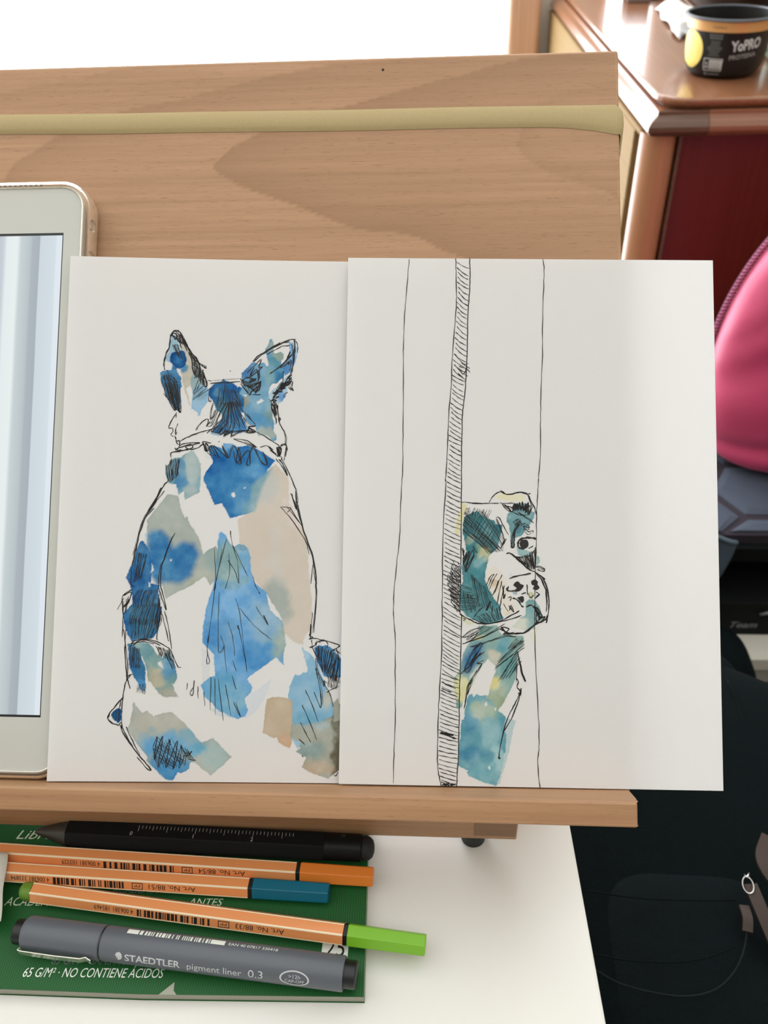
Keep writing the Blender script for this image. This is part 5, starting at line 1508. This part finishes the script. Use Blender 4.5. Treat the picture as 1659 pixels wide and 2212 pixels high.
INK2 = (
 post_lines() +
 lines('F', '''625,920 700,1010 740,1000
640,1040 690,1090 735,1115
660,1030 720,1050 760,1085
680,1000 755,1050
690,1100 710,1090 720,1040
650,1090 720,1150''', 2.0) +
 lines('D', '''360,245 440,250 600,262 710,262 820,262
500,262 620,268
700,250 740,180 790,140 850,120 900,150 960,155 1060,125 1150,150 1190,145
1160,160 1190,250 1220,320
830,250 900,290 960,350 880,290 1000,330 940,360 860,270 990,260
940,350 1010,380 1060,400 1150,400
1040,370 1120,420 1200,480 1230,495
980,490 1030,455 1070,470 1000,510 1060,490 1100,520 1120,500 1180,550 1110,540 1160,600 1210,590 1225,610
960,700 975,790 995,760
1010,900 1120,900 1200,880 1240,820
1250,1020 1310,1025 1360,1060 1330,1075 1270,1050
1260,1100 1320,1180 1370,1300 1385,1450 1380,1560
1270,1090 1340,1200 1378,1330 1395,1480
500,1640 620,1690 760,1690 1000,1630 1080,1600
830,1760 890,1790 850,1740 940,1760 880,1830 1000,1800
910,1310 930,1260 900,1290 940,1310 1000,1310 1060,1280
920,1390 960,1380 950,1430
930,1480 990,1560 960,1480 940,1540
870,1460 930,1560
1160,1330 1190,1390 1230,1360 1200,1400
1260,1320 1300,1350 1250,1400
780,430 820,430 860,520 930,635
790,440 880,690 860,760 900,680
840,800 880,680
390,1660 420,1640 380,1630''', 2.1) +
 lines('D', '''840,110 870,140 940,155 1080,130 1160,160 1200,240 1240,320 1265,400
980,330 1000,260 1010,340 1030,260 1045,345 1060,250 1080,340 1095,240 1110,350 1130,260 1140,370 1165,250 1170,390 1200,330 1190,280
960,320 1040,290 1140,320 1180,280
970,340 1060,320 1150,330
1050,500 1000,600 970,760 990,790 1000,700 1010,600 1060,510
905,860 960,860 1040,930 1120,1000 1200,1060 1240,1080
1240,1080 1330,1150 1380,1260 1410,1400 1410,1520 1390,1640 1380,1690
370,1600 450,1640 560,1690 700,1700 850,1660 960,1600 1060,1550
1250,790 1250,1060
1250,1400 1300,1350 1260,1370
1080,1350 1140,1330
1150,1230 1155,1360''', 2.8) +
 lines('D', '''1300,1120 1365,1170 1330,1140
1250,1540 1330,1600 1290,1640 1370,1620 1320,1680 1390,1640 1280,1690 1260,1600 1310,1560 1240,1500 1320,1640
1240,1480 1260,1560 1300,1640 1270,1680
840,1740 900,1800 1000,1820 1120,1800 1220,1730 1270,1680
980,1390 1040,1420 1080,1480 1110,1500
940,1160 1040,1130 1200,1100
1140,1500 1200,1480 1260,1530
1390,1600 1385,1690''', 3.6) +
 lines('D', '1035,745 1060,700 1120,675 1200,672 1258,690', 5) + lines('D', '1035,740 1045,785 1080,805 1120,805', 3) + lines('D', '1170,800 1220,770 1200,790', 2) +
 hatch('D:960,870 1020,900 1230,870', 'D:1090,970 1180,1040 1245,1060', 20, 2.2) + hatch('D:1140,880 1250,800', 'D:1200,1020 1250,1050', 9, 1.8) +
 hatch('D:450,330 850,580', 'D:385,470 690,840', 17, 1.5) + hatch('D:410,350 380,610', 'D:870,830 690,860', 13, 1.7) + hatch('D:640,350 540,350', 'D:880,700 860,830', 4, 1.8) + hatch('D:410,310 740,340', 'D:380,400 690,440', 9, 1.7) +
 lines('D', '''380,790 410,920 430,850 400,980 470,830 420,1080 520,880 430,1000 500,820 520,900
400,820 390,960 440,1090
500,770 540,830 560,850''', 2.4) +
 hatch('D:480,1100 650,1260', 'D:560,1490 740,1530', 10, 1.5) + lines('D', '480,1120 525,1190 530,1150', 2) + hatch('D:370,1220 360,1540', 'D:490,1270 570,1510', 11, 1.6) + hatch('D:380,1300 560,1420', 'D:440,1600 610,1520', 10, 1.6) + hatch('D:545,1610 840,1490', 'D:640,1700 870,1650', 11, 2.2) + lines('D', '740,1105 700,1160 668,1235\n795,1100 740,1190 700,1290\n850,1115 800,1230 765,1330\n815,1180 770,1290 735,1370\n850,1190 820,1330 790,1480\n880,1240 850,1380 830,1500\n870,1300 880,1400 895,1340\n760,1100 720,1170 690,1250', 2.2) +
 lines('D', '''660,1540 700,1450 720,1440 690,1500 680,1540
740,1480 740,1560
860,1240 870,1400 890,1340
630,1500 560,1560 520,1620''', 2.2) +
 zig('D:330,960 220,1160 210,1260 250,1440', 'D:350,1010 350,1160 350,1300 345,1560', 15, 1.6) + zig('D:280,940 200,1180 270,1500', 'D:350,1100 340,1330 330,1570', 12, 1.5) + hatch('D:250,1000 230,1380', 'D:350,1080 340,1500', 10, 1.4) +
 lines('E', '''700,190 780,130 860,110
700,255 780,220 850,140
730,240 900,180 1080,70
770,280 960,220 1090,180 1180,190
870,330 780,440 700,510 680,520
860,260 800,300 720,480 760,490 830,330 760,440 870,270 850,250 800,310
900,320 740,440
760,370 830,310
890,400 830,430 870,440 760,600 730,710
830,490 770,600 740,720 720,830
780,620 740,720
1190,430 1180,600
690,190 760,190 850,150''', 2.0) +
 lines('E', '''1190,320 1230,480 1265,590 1240,540 1200,380
1180,560 1200,590 1190,640 1215,700 1150,900 1060,1050
1215,690 1170,790 1090,960 1030,1230 1040,1280 1020,1270
730,240 860,200 1050,110
800,560 770,620''', 2.6) + lines('E', '1225,650 1215,720\n1200,700 1215,690\n500,1050 620,1070 540,1050\n510,1040 600,1085 640,1100', 4) + lines('E', '1050,100 1100,160 1180,160 1260,150 1340,90 1400,50', 3.6) +
 hatch('E:1250,190 1260,290', 'E:1020,410 980,490', 5, 2.0) + hatch('E:1180,200 1250,230', 'E:1110,290 1110,330', 4, 2.0) + hatch('E:1190,300 1230,420', 'E:1010,590 1150,540', 7, 2.0) + hatch('E:840,90 1000,100', 'E:720,180 740,240', 5, 1.5) +
 lines('E', '510,1490 540,1500 520,1520 560,1500 540,1525 580,1500 570,1525 610,1505 600,1525 640,1510\n515,590 560,620 640,650\n515,650 580,680 600,690', 2.6)
)
BLOB2 = ['D:1060,745 1075,705 1110,695 1150,700 1168,740 1160,780 1120,805 1080,795', 'D:985,1240 1010,1205 1045,1195 1075,1225 1110,1240 1100,1270 1060,1310 1000,1315 1030,1280',
         'D:1200,1190 1245,1170 1280,1200 1275,1230 1300,1270 1260,1300 1220,1280 1240,1250 1205,1230', 'D:1030,1390 1100,1370 1115,1420 1090,1450 1060,1420']

s1 = Sheet('left sheet: ink and blue watercolour of a seated dog seen from behind', [(-150.6, 134.5, -322.8), (-3.1, 134.3, -334.8), (-3.4, -75.7, -336.3), (-151, -75.5, -324.3)],
           [(152, 553), (932.6, 567), (924.6, 1694.6), (101, 1688)], .9)
s1.paper(); s1.wash(WASH1, 118.5)
s1.ink(INK1, [tr(b) for b in DOT1], 118.5)
s2 = Sheet('right sheet: ink and teal watercolour of a dog peering past a post', [(-37.2, 134.8, -329.7), (110.6, 134.3, -336.8), (109.9, -75.7, -338.2), (-37.9, -75.2, -331.2)],
           [(752, 556.5), (1538.5, 562.3), (1562, 1709), (732.5, 1693)], 0.)
s2.paper(); s2.wash(WASH2, 147)
s2.ink(INK2, [tr(b) for b in BLOB2])
hl = s2.uv(tr('D:1112,735 1124,735 1124,748 1112,748'))
